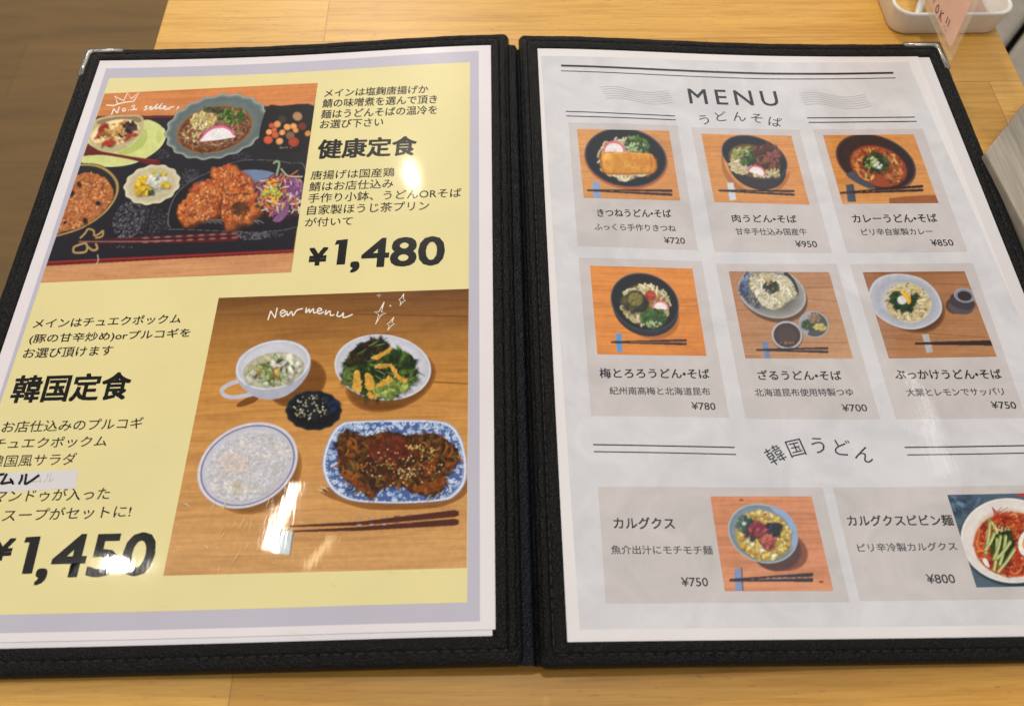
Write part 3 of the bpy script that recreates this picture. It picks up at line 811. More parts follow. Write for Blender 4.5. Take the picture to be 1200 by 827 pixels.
def price(parts, label, one):
    I = Ink(.06); I.poly(one, BLACK, .0592)
    for body, a, b, h, w in parts: I.text(body, a, b, h, BLACK, w, .06)
    o = I.build('price', PRINT['plain'], LS); o['label'] = label
price([('¥', (360, 311), (382.6, 310), 21.6, .045), (',480', (409.4, 318.9), (520.3, 315.3), 38.6, .028)], 'heavy black price of 1,480 yen', [(392.2, 287.2), (394.6, 281.6), (407.8, 280.2), (404.2, 310.0), (394.2, 310.4), (397.2, 286.4)])
price([('¥', (-15, 656.5), (13.2, 655), 26, .045), (',450', (38.6, 684.2), (175.5, 680.6), 57.5, .028)], 'heavy black price of 1,450 yen', [(28.2, 635.6), (30.6, 629.0), (48.0, 628.0), (37.6, 671.8), (25.4, 672.3), (34.6, 635.2)])
area('correction_patch', [(-12, 554.6), (91.2, 550), (89.4, 572), (-12, 576.8)], ink((214, 209, 211)), .07, PRINT['paper'], LS)
I = Ink(.09); I.text('ムル', (37, 566.2), (62.5, 565.2), 11.5, ink((188, 182, 186)), 0, .08); MK = ink((28, 26, 34))
for st in ([(-20, 559), (-6, 557.4)], [(-11, 554), (-14, 562), (-20, 567.5)], [(-1, 556.2), (5.5, 555.2)], [(8.5, 554.6), (4, 562.5), (1.6, 566.4), (9, 565.4), (15.6, 564.4)], [(11.6, 560.6), (14.4, 563.6), (15.8, 567.6)], [(26.4, 555.6), (25.4, 561.6), (22.0, 567.4)], [(31.2, 554.8), (30.2, 561), (29.6, 566.8), (36, 563.6), (46.4, 556.2)]):
    I.stroke(st, 3.0, MK, .09, smooth=5 if len(st) > 3 else 0)
I.build('handwritten_word', PRINT['plain'], LS)

WHITE_INK = ink((238, 228, 214))
def begin(): Ink.lift[0] = 0.07
def photo(parent, q, colf, label, planks=()):
    if Pic.cur is not None: Pic.cur.finish()
    Pic(q, colf, parent, label).words = []; begin(); return None

# ---- photograph 1: tray with soba, fried chicken and rice
Q1 = [(122.5, 110), (372.5, 97.5), (341.4, 319.3), (47.5, 331.5)]
W1a, W1b = ink((208, 130, 72)), ink((204, 148, 104))
ph = photo(LS, Q1, lambda u, v: blend(W1a, W1b, min(1, v * 1.1)), 'printed photo of a black tray with soba, fried chicken and rice')
CA, CB, CC, CD = (80, 90, 7.5), (180, 90, 6.0), (40, 180, 5.515), (180, 180, 5.515)
t = Dab(); K0, K1 = ink((40, 38, 44)), ink((30, 28, 33))
t.poly([(104, 136.5), (204, 135.2), (250, 128), (312, 124.4), (369, 123.8), (344, 296.5), (180, 305), (52, 312)], ink((104, 36, 34)))
t.poly([(110, 140), (204, 138), (250, 130), (312, 125.4), (369, 124.8), (344.6, 292), (180, 300), (54, 306.5)], K0)
t.crop = (0, 0, 1.0)
t.stroke([(54, 307.6), (110, 304.6), (180, 301.6), (344, 293.8)], .8, ink((170, 60, 62)))
t.crop = CC
sp = [ink((96, 96, 104)), ink((128, 128, 136)), ink((70, 70, 78))]
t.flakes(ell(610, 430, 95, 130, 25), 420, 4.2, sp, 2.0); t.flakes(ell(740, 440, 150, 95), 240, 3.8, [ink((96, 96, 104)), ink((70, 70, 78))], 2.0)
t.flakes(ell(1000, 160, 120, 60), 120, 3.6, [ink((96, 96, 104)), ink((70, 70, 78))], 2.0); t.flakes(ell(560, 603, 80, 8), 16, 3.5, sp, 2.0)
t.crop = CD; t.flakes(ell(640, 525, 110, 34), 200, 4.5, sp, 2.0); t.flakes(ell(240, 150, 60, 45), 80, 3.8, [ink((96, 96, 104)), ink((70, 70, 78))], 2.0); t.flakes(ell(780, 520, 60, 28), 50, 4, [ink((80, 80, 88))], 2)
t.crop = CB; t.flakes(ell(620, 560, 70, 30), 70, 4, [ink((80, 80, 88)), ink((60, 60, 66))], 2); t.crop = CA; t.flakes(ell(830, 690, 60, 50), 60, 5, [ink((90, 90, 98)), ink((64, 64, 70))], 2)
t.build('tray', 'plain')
# green plate, pudding glass, spoon
t = Dab(crop=CA)
G0, G1 = ink((206, 210, 136)), ink((178, 190, 104))
t.poly([(640, 388), (760, 400), (838, 460), (852, 530), (800, 622), (690, 705), (560, 762), (400, 786), (250, 778), (105, 740), (120, 600), (300, 500)], G0, smooth=5)
t.poly([(640, 470), (690, 480), (690, 560), (620, 640), (480, 690), (430, 640), (560, 600)], G1, smooth=5)
t.poly([(790, 470), (830, 520), (790, 590), (770, 540)], ink((190, 198, 120)), smooth=4)
t.stroke([(110, 742), (250, 780), (400, 788), (560, 764), (690, 707), (802, 624), (854, 530), (840, 458)], 6, ink((225, 226, 170)), smooth=6)
t.build('plate', 'ceramic')
t = Dab(crop=CA)
t.poly([(225, 400), (330, 352), (520, 338), (636, 345), (666, 400), (652, 480), (590, 562), (500, 632), (400, 668), (300, 662), (210, 608), (182, 548)], ink((188, 176, 132)), smooth=5)
t.poly([(250, 400), (340, 366), (520, 350), (625, 356), (640, 400), (560, 400), (420, 380), (300, 420)], ink((146, 120, 92)), smooth=5)
t.disc(412, 490, 222, 108, -13, [(1, ink((205, 180, 130))), (.93, ink((240, 222, 176))), (.4, ink((236, 205, 150)))])
t.flakes(ell(420, 500, 190, 85, -13), 60, 20, [ink((206, 104, 34)), ink((232, 160, 84)), ink((176, 66, 22)), ink((240, 205, 140))], 2.0)
t.flakes(ell(300, 460, 60, 30, -40), 22, 20, [ink((176, 58, 20)), ink((150, 44, 16))], 2); t.flakes(ell(340, 590, 50, 20, -10), 18, 18, [ink((180, 62, 20))], 2)
t.flakes(ell(560, 510, 40, 20, -10), 10, 16, [ink((190, 60, 24))], 2)
t.flakes(ell(545, 440, 52, 50), 50, 15, [ink((52, 36, 46)), ink((36, 28, 38)), ink((80, 56, 52))], 1.5); t.flakes(ell(480, 490, 40, 40), 22, 12, [ink((50, 40, 44)), ink((200, 160, 90))], 1.5)
t.flakes(ell(350, 495, 60, 40), 40, 13, [ink((226, 190, 118)), ink((204, 150, 74)), ink((150, 90, 50))], 1.6)
t.stroke([(185, 552), (212, 610), (302, 664), (400, 670), (502, 634), (594, 562), (655, 480)], 5, ink((214, 206, 164)), smooth=6)
t.build('pudding_glass', 'food')
t = Dab(crop=CA); t.poly([(160, 588), (210, 612), (290, 655), (420, 678), (600, 708), (790, 733), (806, 750), (795, 786), (700, 768), (540, 728), (420, 706), (300, 690), (180, 694), (130, 690)], ink((104, 30, 26)), smooth=4)
t.stroke([(420, 684), (600, 714), (780, 740)], 6, ink((140, 56, 46)), smooth=5); t.build('spoon', 'ceramic')
# soba bowl
t = Dab(crop=CB)
t.disc(445, 352, 362, 214, -14, [(1.02, ink((60, 66, 66))), (1.0, ink((168, 174, 164))), (.965, ink((118, 128, 124))), (.9, ink((92, 104, 104))), (.75, ink((104, 114, 112))), (.6, ink((80, 88, 88)))], 132, 19, .024, sh=(-10, 30))
t.build('bowl', 'ceramic')
t = Dab(crop=CB); R = ell(430, 372, 262, 150, -14)
t.disc(430, 372, 272, 160, -14, [(1, ink((150, 108, 62))), (.93, ink((112, 62, 30))), (.5, ink((84, 42, 22)))])
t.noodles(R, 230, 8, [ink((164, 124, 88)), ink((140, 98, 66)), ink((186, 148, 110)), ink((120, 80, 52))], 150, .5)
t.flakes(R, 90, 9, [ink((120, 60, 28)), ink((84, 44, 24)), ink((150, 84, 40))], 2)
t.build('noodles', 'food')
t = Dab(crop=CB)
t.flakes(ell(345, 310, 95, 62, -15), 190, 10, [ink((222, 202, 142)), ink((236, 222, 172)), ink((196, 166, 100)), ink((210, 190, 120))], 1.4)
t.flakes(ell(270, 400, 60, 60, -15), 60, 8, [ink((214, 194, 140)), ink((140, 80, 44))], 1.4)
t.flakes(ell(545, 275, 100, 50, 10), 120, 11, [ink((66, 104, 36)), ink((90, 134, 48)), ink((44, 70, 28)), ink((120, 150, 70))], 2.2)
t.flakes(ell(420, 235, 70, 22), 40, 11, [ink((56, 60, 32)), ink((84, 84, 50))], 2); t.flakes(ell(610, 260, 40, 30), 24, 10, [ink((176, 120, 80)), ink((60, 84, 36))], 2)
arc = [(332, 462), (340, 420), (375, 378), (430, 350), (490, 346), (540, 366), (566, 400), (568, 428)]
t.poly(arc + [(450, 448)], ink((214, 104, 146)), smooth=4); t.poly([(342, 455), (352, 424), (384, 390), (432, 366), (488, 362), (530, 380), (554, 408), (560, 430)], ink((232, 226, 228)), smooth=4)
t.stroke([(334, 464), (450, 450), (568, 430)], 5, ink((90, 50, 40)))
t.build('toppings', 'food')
# simmered vegetables
t = Dab(crop=CB); t.poly([(800, 215), (900, 205), (1130, 206), (1108, 420), (1060, 520), (900, 540), (780, 500), (740, 420)], ink((28, 26, 30)), smooth=4)
t.build('dark_bowl', 'plain')
t = Dab(crop=CB)
for x, y, r, c in [(1012, 280, 34, (168, 128, 92)), (870, 335, 26, (214, 140, 84)), (830, 345, 20, (190, 84, 60)), (940, 355, 25, (226, 152, 88)), (985, 350, 24, (220, 150, 90)), (812, 390, 22, (220, 150, 92)), (905, 393, 22, (214, 146, 90)), (1000, 378, 20, (210, 140, 84)), (855, 410, 26, (190, 92, 60)), (806, 445, 32, (200, 84, 56)), (886, 455, 26, (212, 150, 96)), (960, 415, 32, (120, 92, 74)), (985, 460, 38, (160, 66, 44)), (1045, 350, 30, (110, 50, 36)), (1085, 400, 22, (200, 130, 70)), (905, 300, 30, (60, 56, 46)), (850, 375, 18, (196, 100, 60))]:
    t.disc(x, y, r, r * .9, rnd.uniform(-30, 30), [(1, tuple(v * .55 for v in ink(c))), (.85, ink(c)), (.4, tuple(min(.9, v * 1.15) for v in ink(c)))], 14, sh=(-4, -5))
t.flakes(ell(930, 500, 60, 3), 12, 5, [ink((150, 140, 130))], 2)
t.build('simmered_vegetables', 'food')
# pickles
t = Dab(crop=CC)
t.disc(762, 202, 180, 122, -14, [(1.02, ink((70, 66, 60))), (1, ink((222, 212, 186))), (.93, ink((206, 196, 166))), (.8, ink((190, 178, 146))), (.5, ink((200, 192, 166)))], 90, 13, .03)
t.build('scalloped_dish', 'ceramic')
t = Dab(crop=CC)
t.flakes(ell(700, 210, 62, 58, -20), 70, 16, [ink((226, 186, 40)), ink((240, 206, 70)), ink((206, 160, 24))], 1.6); t.flakes(ell(800, 128, 60, 14), 24, 10, [ink((216, 190, 60))], 2)
t.flakes(ell(800, 180, 60, 40), 40, 18, [ink((206, 204, 184)), ink((222, 220, 206)), ink((180, 186, 160))], 1.5); t.flakes(ell(850, 206, 30, 16), 16, 12, [ink((226, 190, 50))], 1.8)
t.flakes(ell(755, 252, 26, 14), 16, 9, [ink((60, 84, 50)), ink((90, 110, 70))], 1.6)
t.build('pickles', 'food')
# rice bowl
t = Dab(crop=CC)
ro = [(300, 64), (420, 72), (510, 125), (553, 205), (530, 300), (445, 402), (310, 488), (150, 540), (0, 570), (-120, 400), (60, 180), (190, 90)]
def shrink(P, k, c): return [(c[0] + (x - c[0]) * k, c[1] + (y - c[1]) * k) for x, y in P]
so = spline(ro, 6); c0 = (235, 310)
t.rings([so, shrink(so, .975, c0), shrink(so, .955, c0), shrink(so, .93, c0)], [ink((70, 56, 36)), ink((186, 158, 100)), ink((160, 130, 78)), ink((44, 42, 44))])
t.build('bowl', 'ceramic')
t = Dab(crop=CC); rp = [(270, 150), (350, 124), (430, 148), (486, 190), (513, 260), (484, 330), (410, 408), (300, 470), (150, 512), (0, 530), (20, 400), (150, 250)]
t.poly(rp, ink((176, 104, 58)), smooth=4); R = inpoly(spline(rp, 4))
t.flakes(R, 900, 9, [ink((206, 132, 78)), ink((186, 112, 62)), ink((222, 152, 98)), ink((150, 84, 46)), ink((196, 120, 74))], 2.6, sh=.6)
for x, y in ((295, 198), (412, 322), (330, 435), (245, 255), (200, 448)): t.flakes(ell(x, y, 5, 4), 3, 15, [ink((52, 26, 28)), ink((74, 36, 34))], 1.5)
t.build('red_bean_rice', 'food')
# fried chicken plate
t = Dab(crop=CD)
pl = [(560, 46), (350, 122), (180, 222), (108, 330), (88, 440), (104, 480), (150, 492), (940, 474), (985, 100), (880, 60), (760, 42)]
so = spline(pl, 6); cc = (560, 290)
t.rings([so, shrink(so, .992, cc), shrink(so, .985, cc)], [ink((50, 48, 52)), ink((128, 126, 126)), ink((38, 36, 40))])
t.poly([(560, 118), (700, 108), (800, 140), (780, 190), (650, 200)], ink((110, 130, 160)), smooth=4); t.poly([(270, 190), (330, 160), (300, 230), (240, 260)], ink((46, 56, 84)), smooth=4)
for k in range(12): x = 340 + k * 34; t.stroke([(x, 462 - abs(k - 6) * 2), (x - 30, 436), (x - 80, 420 + k)], 3.0, ink((150, 150, 150)), smooth=4, taper=True)
t.build('plate', 'plain')
t = Dab(crop=CD); OR = [ink((160, 66, 26)), ink((178, 80, 32)), ink((194, 94, 40)), ink((206, 112, 52)), ink((216, 130, 70)), ink((226, 150, 92))]
for pts, n in (([(390, 130), (440, 90), (490, 86), (560, 130), (620, 160), (648, 210), (630, 260), (560, 262), (480, 280), (440, 210)], 220), ([(150, 370), (190, 330), (240, 280), (300, 200), (380, 170), (460, 210), (470, 270), (420, 320), (415, 380), (360, 420), (290, 436), (210, 456), (170, 420)], 380), ([(450, 290), (540, 250), (620, 262), (680, 300), (690, 370), (640, 410), (560, 430), (490, 455), (455, 440), (440, 370)], 280)):
    t.poly(pts, ink((168, 78, 32)), smooth=4); R = inpoly(spline(pts, 3)); Rs = inpoly(spline(shrink(pts, .84, (sum(p[0] for p in pts) / len(pts), sum(p[1] for p in pts) / len(pts))), 3))
    t.flakes(Rs, n // 4, 44, OR[:5], 1.3, .06, soft=.5, sh=.8); t.flakes(Rs, n // 2, 24, OR, 1.4, .08, soft=1.0, sh=.5, al=.7, gloss=.12)
    t.flakes(R, n, 10, OR, 1.8, .12, sh=.35, al=.55, gloss=.15); t.flakes(R, n // 8, 6, [ink((236, 176, 112)), ink((240, 190, 134))], 1.7, sh=0, al=.8); t.flakes(R, n // 8, 9, [ink((104, 38, 18)), ink((128, 54, 24))], 2.4, sh=0, al=.6)
for g_ in ([(430, 250), (444, 290), (432, 340), (440, 400)], [(450, 205), (470, 262), (520, 268), (560, 258)], [(630, 262), (600, 262), (560, 256)]): t.stroke(g_, 13, ink((66, 26, 16)), smooth=4, taper=True, a=.75); t.flakes(ell(560, 355, 60, 40), 30, 10, [ink((92, 56, 28)), ink((110, 70, 40))], 2)
t.build('fried_chicken', 'food')
t = Dab(crop=CD); R = inpoly([(650, 220), (720, 150), (820, 130), (940, 160), (980, 200), (945, 400), (880, 390), (800, 440), (740, 400), (680, 330)])
t.flakes(R, 90, 26, [ink((80, 44, 66)), ink((60, 40, 50)), ink((110, 60, 50))], 2)
t.noodles(R, 190, 8, [ink((140, 84, 140)), ink((206, 116, 62)), ink((186, 170, 110)), ink((120, 62, 110)), ink((190, 96, 52)), ink((216, 200, 190)), ink((96, 50, 90))], 70, .35, .2)
t.flakes(ell(770, 250, 60, 80), 60, 12, [ink((214, 204, 90)), ink((190, 190, 80)), ink((230, 150, 50))], 1.8); t.flakes(ell(910, 220, 50, 60), 40, 14, [ink((130, 74, 132)), ink((160, 100, 150))], 2.2)
t.poly([(770, 430), (830, 370), (870, 330), (868, 380), (820, 440)], ink((130, 86, 128)), smooth=4)
t.stroke([(778, 62), (800, 50), (812, 70), (800, 120), (796, 140)], 11, ink((150, 170, 130)), smooth=5); t.stroke([(825, 100), (870, 145), (960, 150)], 7, ink((190, 190, 170)), smooth=4); t.stroke([(860, 160), (930, 112)], 6, ink((190, 120, 80)))
for k in range(16): x, y = R(); a = rnd.uniform(0, 3); t.stroke([(x, y), (x + 40 * math.cos(a), y + 20 * math.sin(a))], 5, ink((226, 214, 206)))
t.build('cabbage_salad', 'food')
t = Dab(crop=CC); B_ = ink((92, 34, 34)); 
for dy, w in ((0, 0), (22, 0)):
    t.poly([(280, 562 + dy), (700, 540 + dy * 1.15), (1100, 520 + dy * 1.5), (1318, 507 + dy * 1.6), (1318, 527 + dy * 1.6), (1100, 540 + dy * 1.5), (700, 554 + dy * 1.15)], B_)
    for k in range(9): t.disc(720 + k * 72, 546 + dy * 1.2 - k * 3.6, 26, 7, -3, [(1, ink((104, 44, 42))), (.6, ink((150, 96, 92)))], 12)
t.stroke([(290, 570), (700, 568), (900, 562)], 4, ink((170, 120, 116)))
t.build('chopsticks', 'ceramic')
t = Dab(crop=CC); GD = ink((176, 144, 92))
t.stroke([(300, 545), (330, 515), (350, 488), (385, 500), (390, 530), (420, 520), (445, 500), (440, 535), (400, 545)], 10, GD, smooth=6)
t.stroke([(400, 585), (408, 615), (380, 625), (345, 600), (330, 580), (270, 598), (255, 612), (262, 640), (330, 636), (345, 605)], 12, GD, smooth=6)
t.stroke([(410, 655), (415, 690), (400, 718)], 4, ink((206, 190, 160)), smooth=5)
t.build('rope_ornament', 'plain')
t = Ink(crop=CA); PW = 10.5
for s_ in ([(335, 252), (400, 256), (440, 240), (500, 226), (575, 218), (625, 136), (555, 196), (522, 143), (488, 214), (415, 178), (432, 236)],
           [(380, 336), (400, 284)], [(400, 284), (432, 322)], [(432, 322), (450, 266)],
           [(492, 280), (478, 288), (480, 304), (498, 302), (504, 288), (492, 280)], [(530, 297), (536, 297)],
           [(556, 266), (584, 248), (574, 290)], [(548, 294), (606, 287)]):
    t.stroke(s_, PW, WHITE_INK, smooth=4 if len(s_) == 6 else 0)
for s_ in ([(698, 258), (676, 268), (694, 282), (664, 296)], [(712, 285), (736, 272), (722, 264), (712, 284), (734, 290), (752, 278)], [(752, 278), (790, 238), (770, 270), (768, 286), (790, 278)], [(790, 278), (830, 234), (808, 268), (806, 286), (830, 280)],
           [(830, 280), (860, 268), (846, 260), (834, 280), (858, 290), (884, 278)], [(884, 292), (900, 264), (898, 280), (914, 266), (932, 268)], [(974, 262), (956, 286)], [(948, 296), (952, 296)]):
    t.stroke(s_, PW, WHITE_INK, smooth=5)
t.disc(522, 140, 7, 7, 0, [(1, WHITE_INK)], 10); t.disc(414, 177, 7, 7, 0, [(1, WHITE_INK)], 10); t.disc(630, 133, 5, 5, 0, [(1, WHITE_INK)], 10)
Pic.cur.words.append((t, 'handwritten_words'))

# ---- photograph 2: Korean set meal
Q2 = [(256.4, 349.1), (549.3, 338.5), (547, 665), (191.3, 674.3)]
W2a, W2b, W2c = ink((106, 68, 40)), ink((198, 140, 72)), ink((206, 158, 104))
def w2(u, v): return blend(W2a, W2b, min(1, v * 3.0)) if v < .34 else blend(W2b, W2c, (v - .34) / .66)
ph = photo(LS, Q2, w2, 'printed photo of a Korean set meal with white bowls and a blue plate')
CE, CF, CG, CH = (240, 340, 5.17), (380, 330, 5.51), (180, 470, 3.94), (370, 470, 3.937)
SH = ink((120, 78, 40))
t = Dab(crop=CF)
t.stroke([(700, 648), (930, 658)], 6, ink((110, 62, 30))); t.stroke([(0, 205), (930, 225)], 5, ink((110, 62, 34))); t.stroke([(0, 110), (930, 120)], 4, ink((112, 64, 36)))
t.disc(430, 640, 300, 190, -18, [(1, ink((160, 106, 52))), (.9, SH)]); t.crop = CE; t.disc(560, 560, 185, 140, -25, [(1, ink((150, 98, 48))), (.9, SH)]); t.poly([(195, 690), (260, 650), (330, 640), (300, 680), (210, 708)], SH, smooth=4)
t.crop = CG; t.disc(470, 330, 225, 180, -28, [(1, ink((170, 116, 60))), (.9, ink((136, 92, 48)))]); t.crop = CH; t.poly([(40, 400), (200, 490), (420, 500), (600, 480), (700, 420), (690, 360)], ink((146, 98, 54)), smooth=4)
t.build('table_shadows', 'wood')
PC = [ink((208, 208, 216)), ink((190, 190, 202)), ink((172, 174, 188))]
t = Dab(crop=CE)
t.stroke([(225, 548), (160, 565), (105, 600), (120, 636), (180, 648), (290, 628)], 24, PC[1], smooth=6)
t.poly([(188, 510), (212, 405), (330, 328), (470, 301), (585, 332), (638, 400), (632, 490), (575, 575), (490, 640), (385, 662), (295, 640), (220, 580)], PC[2], smooth=5)
t.disc(413, 453, 226, 142, -13, [(1, ink((226, 226, 232))), (.97, ink((214, 214, 222))), (.94, PC[1]), (.8, ink((200, 200, 210)))], sh=(0, 15))
t.build('soup_cup', 'ceramic')
t = Dab(crop=CE); t.disc(418, 484, 186, 104, -10, [(1, ink((150, 148, 118))), (.95, ink((190, 186, 160))), (.3, ink((200, 196, 176)))]); R = ell(418, 484, 160, 84, -10)
t.flakes(R, 60, 26, [ink((206, 202, 184)), ink((186, 180, 150)), ink((214, 212, 200))], 1.5); t.flakes(ell(380, 500, 70, 40), 30, 16, [ink((206, 180, 104)), ink((150, 112, 64))], 2)
for k in range(14):
    x, y = R(); r = rnd.uniform(16, 30); a = rnd.uniform(0, 360); c = rnd.choice([ink((112, 130, 78)), ink((134, 150, 98)), ink((88, 106, 62))])
    t.disc(x, y, r * 1.3, r * .6, a, [(1, c), (.72, c), (.7, ink((168, 176, 130)))], 14)
t.flakes(R, 14, 14, [ink((86, 108, 50)), ink((60, 84, 40))], 2.6)
t.build('soup', 'food')
t = Dab(crop=CE); t.disc(660, 728, 166, 118, 0, [(1.03, ink((90, 64, 40))), (1, ink((58, 62, 64))), (.95, ink((36, 38, 42))), (.7, ink((28, 30, 32)))], 70, 14, .02)
t.flakes(ell(650, 715, 120, 80), 110, 22, [ink((30, 32, 34)), ink((42, 44, 46)), ink((24, 24, 28))], 1.8); t.flakes(ell(650, 715, 110, 80), 70, 5, [ink((196, 180, 140)), ink((150, 140, 110)), ink((210, 210, 200))], 1.6)
t.flakes(ell(770, 680, 40, 50), 14, 16, [ink((40, 50, 74))], 1.5)
t.build('seaweed_dish', 'food')
t = Dab(crop=CF); t.disc(378, 553, 312, 211, 6, [(1, ink((222, 220, 226))), (.975, ink((206, 206, 214))), (.95, ink((190, 190, 202))), (.7, ink((206, 206, 214)))], 60)
t.build('salad_bowl', 'ceramic')
t = Dab(crop=CF)
lf = [(130, 590), (145, 500), (200, 430), (250, 400), (310, 378), (370, 385), (430, 430), (500, 450), (570, 480), (590, 560), (580, 640), (500, 700), (420, 745), (300, 745), (200, 690), (140, 650)]
t.poly(lf, ink((58, 70, 34)), smooth=4); R = inpoly(spline(lf, 3))
t.flakes(R, 260, 24, [ink((62, 88, 40)), ink((44, 64, 30)), ink((90, 116, 56)), ink((38, 48, 28)), ink((74, 92, 44))], 2.4)
t.flakes(inpoly([(140, 530), (200, 430), (310, 376), (400, 400), (420, 440), (330, 500), (220, 520)]), 110, 20, [ink((52, 40, 32)), ink((64, 56, 36)), ink((40, 40, 30))], 1.6)
t.flakes(ell(430, 690, 110, 50, -15), 80, 17, [ink((140, 156, 76)), ink((166, 180, 96)), ink((110, 130, 60))], 2); t.flakes(ell(160, 610, 40, 60), 50, 13, [ink((110, 130, 70)), ink((84, 104, 52))], 2)
for k in range(40): x, y = R(); a = rnd.uniform(-.6, .9); t.stroke([(x, y), (x + 30, y + 26 * a), (x + 64, y + 64 * a)], 5, rnd.choice([ink((96, 124, 66)), ink((40, 60, 32)), ink((120, 140, 80))]), smooth=3, taper=True)
for pts in ([(196, 580), (226, 576), (234, 640), (240, 705), (210, 712), (180, 690), (190, 640)], [(270, 590), (300, 600), (320, 640), (322, 690), (280, 700), (264, 640)], [(330, 680), (380, 640), (430, 618), (436, 640), (380, 672)], [(420, 536), (446, 546), (480, 600), (536, 640), (520, 655), (460, 610)], [(300, 490), (370, 460), (424, 424), (430, 440), (380, 480), (330, 500)], [(340, 540), (410, 530), (416, 546), (350, 560)], [(290, 720), (340, 740), (300, 748)]):
    c = ink((206, 158, 66)); t.poly(pts, c, smooth=4); t.flakes(inpoly(spline(pts, 3)), 16, 12, [c, ink((216, 166, 84)), ink((186, 136, 50))], 2, .06, sh=.2)
t.build('salad_leaves', 'food')
t = Dab(crop=CG); t.disc(434, 296, 244, 184, -28, [(1, ink((190, 186, 196))), (.98, ink((216, 212, 218))), (.945, ink((206, 202, 212))), (.935, ink((104, 100, 140))), (.915, ink((108, 106, 144))), (.905, ink((190, 190, 204))), (.8, ink((200, 200, 210)))], 64, sh=(2, 6))
t.build('rice_bowl', 'ceramic')
t = Dab(crop=CG); t.flakes(ell(440, 300, 200, 146, -28), 1500, 8, [ink((208, 206, 212)), ink((220, 218, 222)), ink((192, 190, 198)), ink((212, 204, 200))], 2.2, .05, sh=.3, al=.8)
t.flakes(ell(370, 290, 70, 50), 150, 8, [ink((224, 208, 202)), ink((212, 192, 184))], 2.2, .05, sh=.25, al=.7); t.flakes(ell(380, 400, 60, 30), 60, 7, [ink((206, 190, 160)), ink((226, 220, 214))], 2, .05, sh=.2, al=.7)
t.build('white_rice', 'food')
t = Dab(crop=CH); po = [(30, 300), (42, 220), (72, 150), (110, 108), (170, 92), (400, 86), (560, 90), (630, 112), (672, 170), (694, 250), (699, 320), (688, 380), (650, 430), (590, 458), (400, 471), (200, 464), (110, 436), (54, 380)]
so = spline(po, 5); cc = (365, 280)
t.rings([so, shrink(so, .985, cc), shrink(so, .965, cc), shrink(so, .955, cc), shrink(so, .7, cc)], [ink((150, 160, 190)), ink((216, 220, 232)), ink((206, 212, 230)), ink((78, 100, 152)), ink((70, 92, 142))])
R = inpoly(shrink(so, .94, cc)); LB = [ink((176, 196, 224)), ink((206, 216, 234)), ink((150, 174, 212))]
for k in range(420):
    x, y = R(); r = rnd.uniform(8, 15); a0 = rnd.uniform(0, 6.28)
    t.stroke([(x + r * (1 - i / 9) * math.cos(a0 + i * .75), y + r * .8 * (1 - i / 9) * math.sin(a0 + i * .75)) for i in range(8)], 5.0, rnd.choice(LB))
t.flakes(R, 260, 4.5, LB, 1.8); n = len(so)
for k in range(0, n, 1): p = shrink([so[k]], .94, cc)[0]; t.disc(p[0], p[1], 3.0, 2.4, 0, [(1, LB[1])], 6)
t.build('patterned_plate', 'plain')
t = Dab(crop=CH); fp = [(96, 190), (140, 140), (230, 160), (330, 140), (440, 160), (540, 146), (610, 180), (650, 230), (652, 285), (616, 330), (588, 350), (590, 410), (520, 425), (440, 420), (400, 396), (330, 392), (262, 434), (200, 404), (150, 370), (112, 290)]
t.poly(fp, ink((92, 52, 28)), smooth=4); R = inpoly(spline(fp, 3))
t.flakes(R, 520, 14, [ink((96, 60, 36)), ink((76, 46, 30)), ink((120, 76, 42)), ink((60, 44, 32)), ink((92, 70, 40)), ink((104, 56, 36))], 2.6, .2)
for k in range(110): x, y = R(); a = rnd.uniform(0, 3.1); l = rnd.uniform(14, 30); t.stroke([(x, y), (x + l * math.cos(a), y + l * math.sin(a)), (x + 2 * l * math.cos(a + .4), y + 2 * l * math.sin(a + .4))], 8, rnd.choice([ink((150, 92, 44)), ink((110, 84, 44)), ink((72, 50, 34)), ink((60, 44, 32))]), smooth=3, taper=True)
for pts in ([(130, 340), (190, 365), (250, 410), (262, 430), (190, 398)], [(500, 330), (545, 250), (570, 260), (520, 340)], [(450, 400), (540, 370), (590, 350), (588, 400), (500, 420)], [(600, 290), (632, 284), (628, 304)], [(150, 190), (200, 226), (190, 234)]): t.poly(pts, ink((132, 72, 34)), smooth=3); t.flakes(inpoly(spline(pts, 3)), 14, 12, [ink((150, 86, 42)), ink((110, 60, 32)), ink((124, 78, 40))], 2.2)
t.flakes(ell(345, 220, 100, 55), 160, 12, [ink((102, 48, 36)), ink((114, 56, 40)), ink((90, 44, 32))], 1.8, sh=.4); t.flakes(ell(400, 300, 190, 100), 90, 3.4, [ink((214, 186, 124)), ink((190, 158, 96)), ink((226, 208, 160))], 1.5, sh=0); t.flakes(ell(420, 330, 50, 30), 26, 3.6, [ink((216, 190, 130))], 1.5, sh=0); t.flakes(ell(480, 215, 70, 20, 10), 30, 4, [ink((206, 176, 104))], 1.8, sh=0)
t.build('stir_fry', 'food')
t = Dab(crop=CH)
for y0, y1, w in ((560, 517, 33), (584, 557, 32)):
    t.poly([(-120, y0 + 12), (200, y0 - 6), (640, y1 - w / 2), (660, y1 - w / 3), (662, y1 + w / 4), (645, y1 + w / 2), (200, y0 + 14), (-120, y0 + 20)], ink((86, 50, 44)))
    for k in range(5): x = 200 + k * 58; t.disc(x, y0 + (y1 - y0) * (x / 640) - 4, 15, 4.5, -4, [(1, ink((104, 66, 58))), (.6, ink((186, 164, 150)) if k < 3 else ink((120, 84, 74)))], 12)
t.build('chopsticks', 'ceramic')
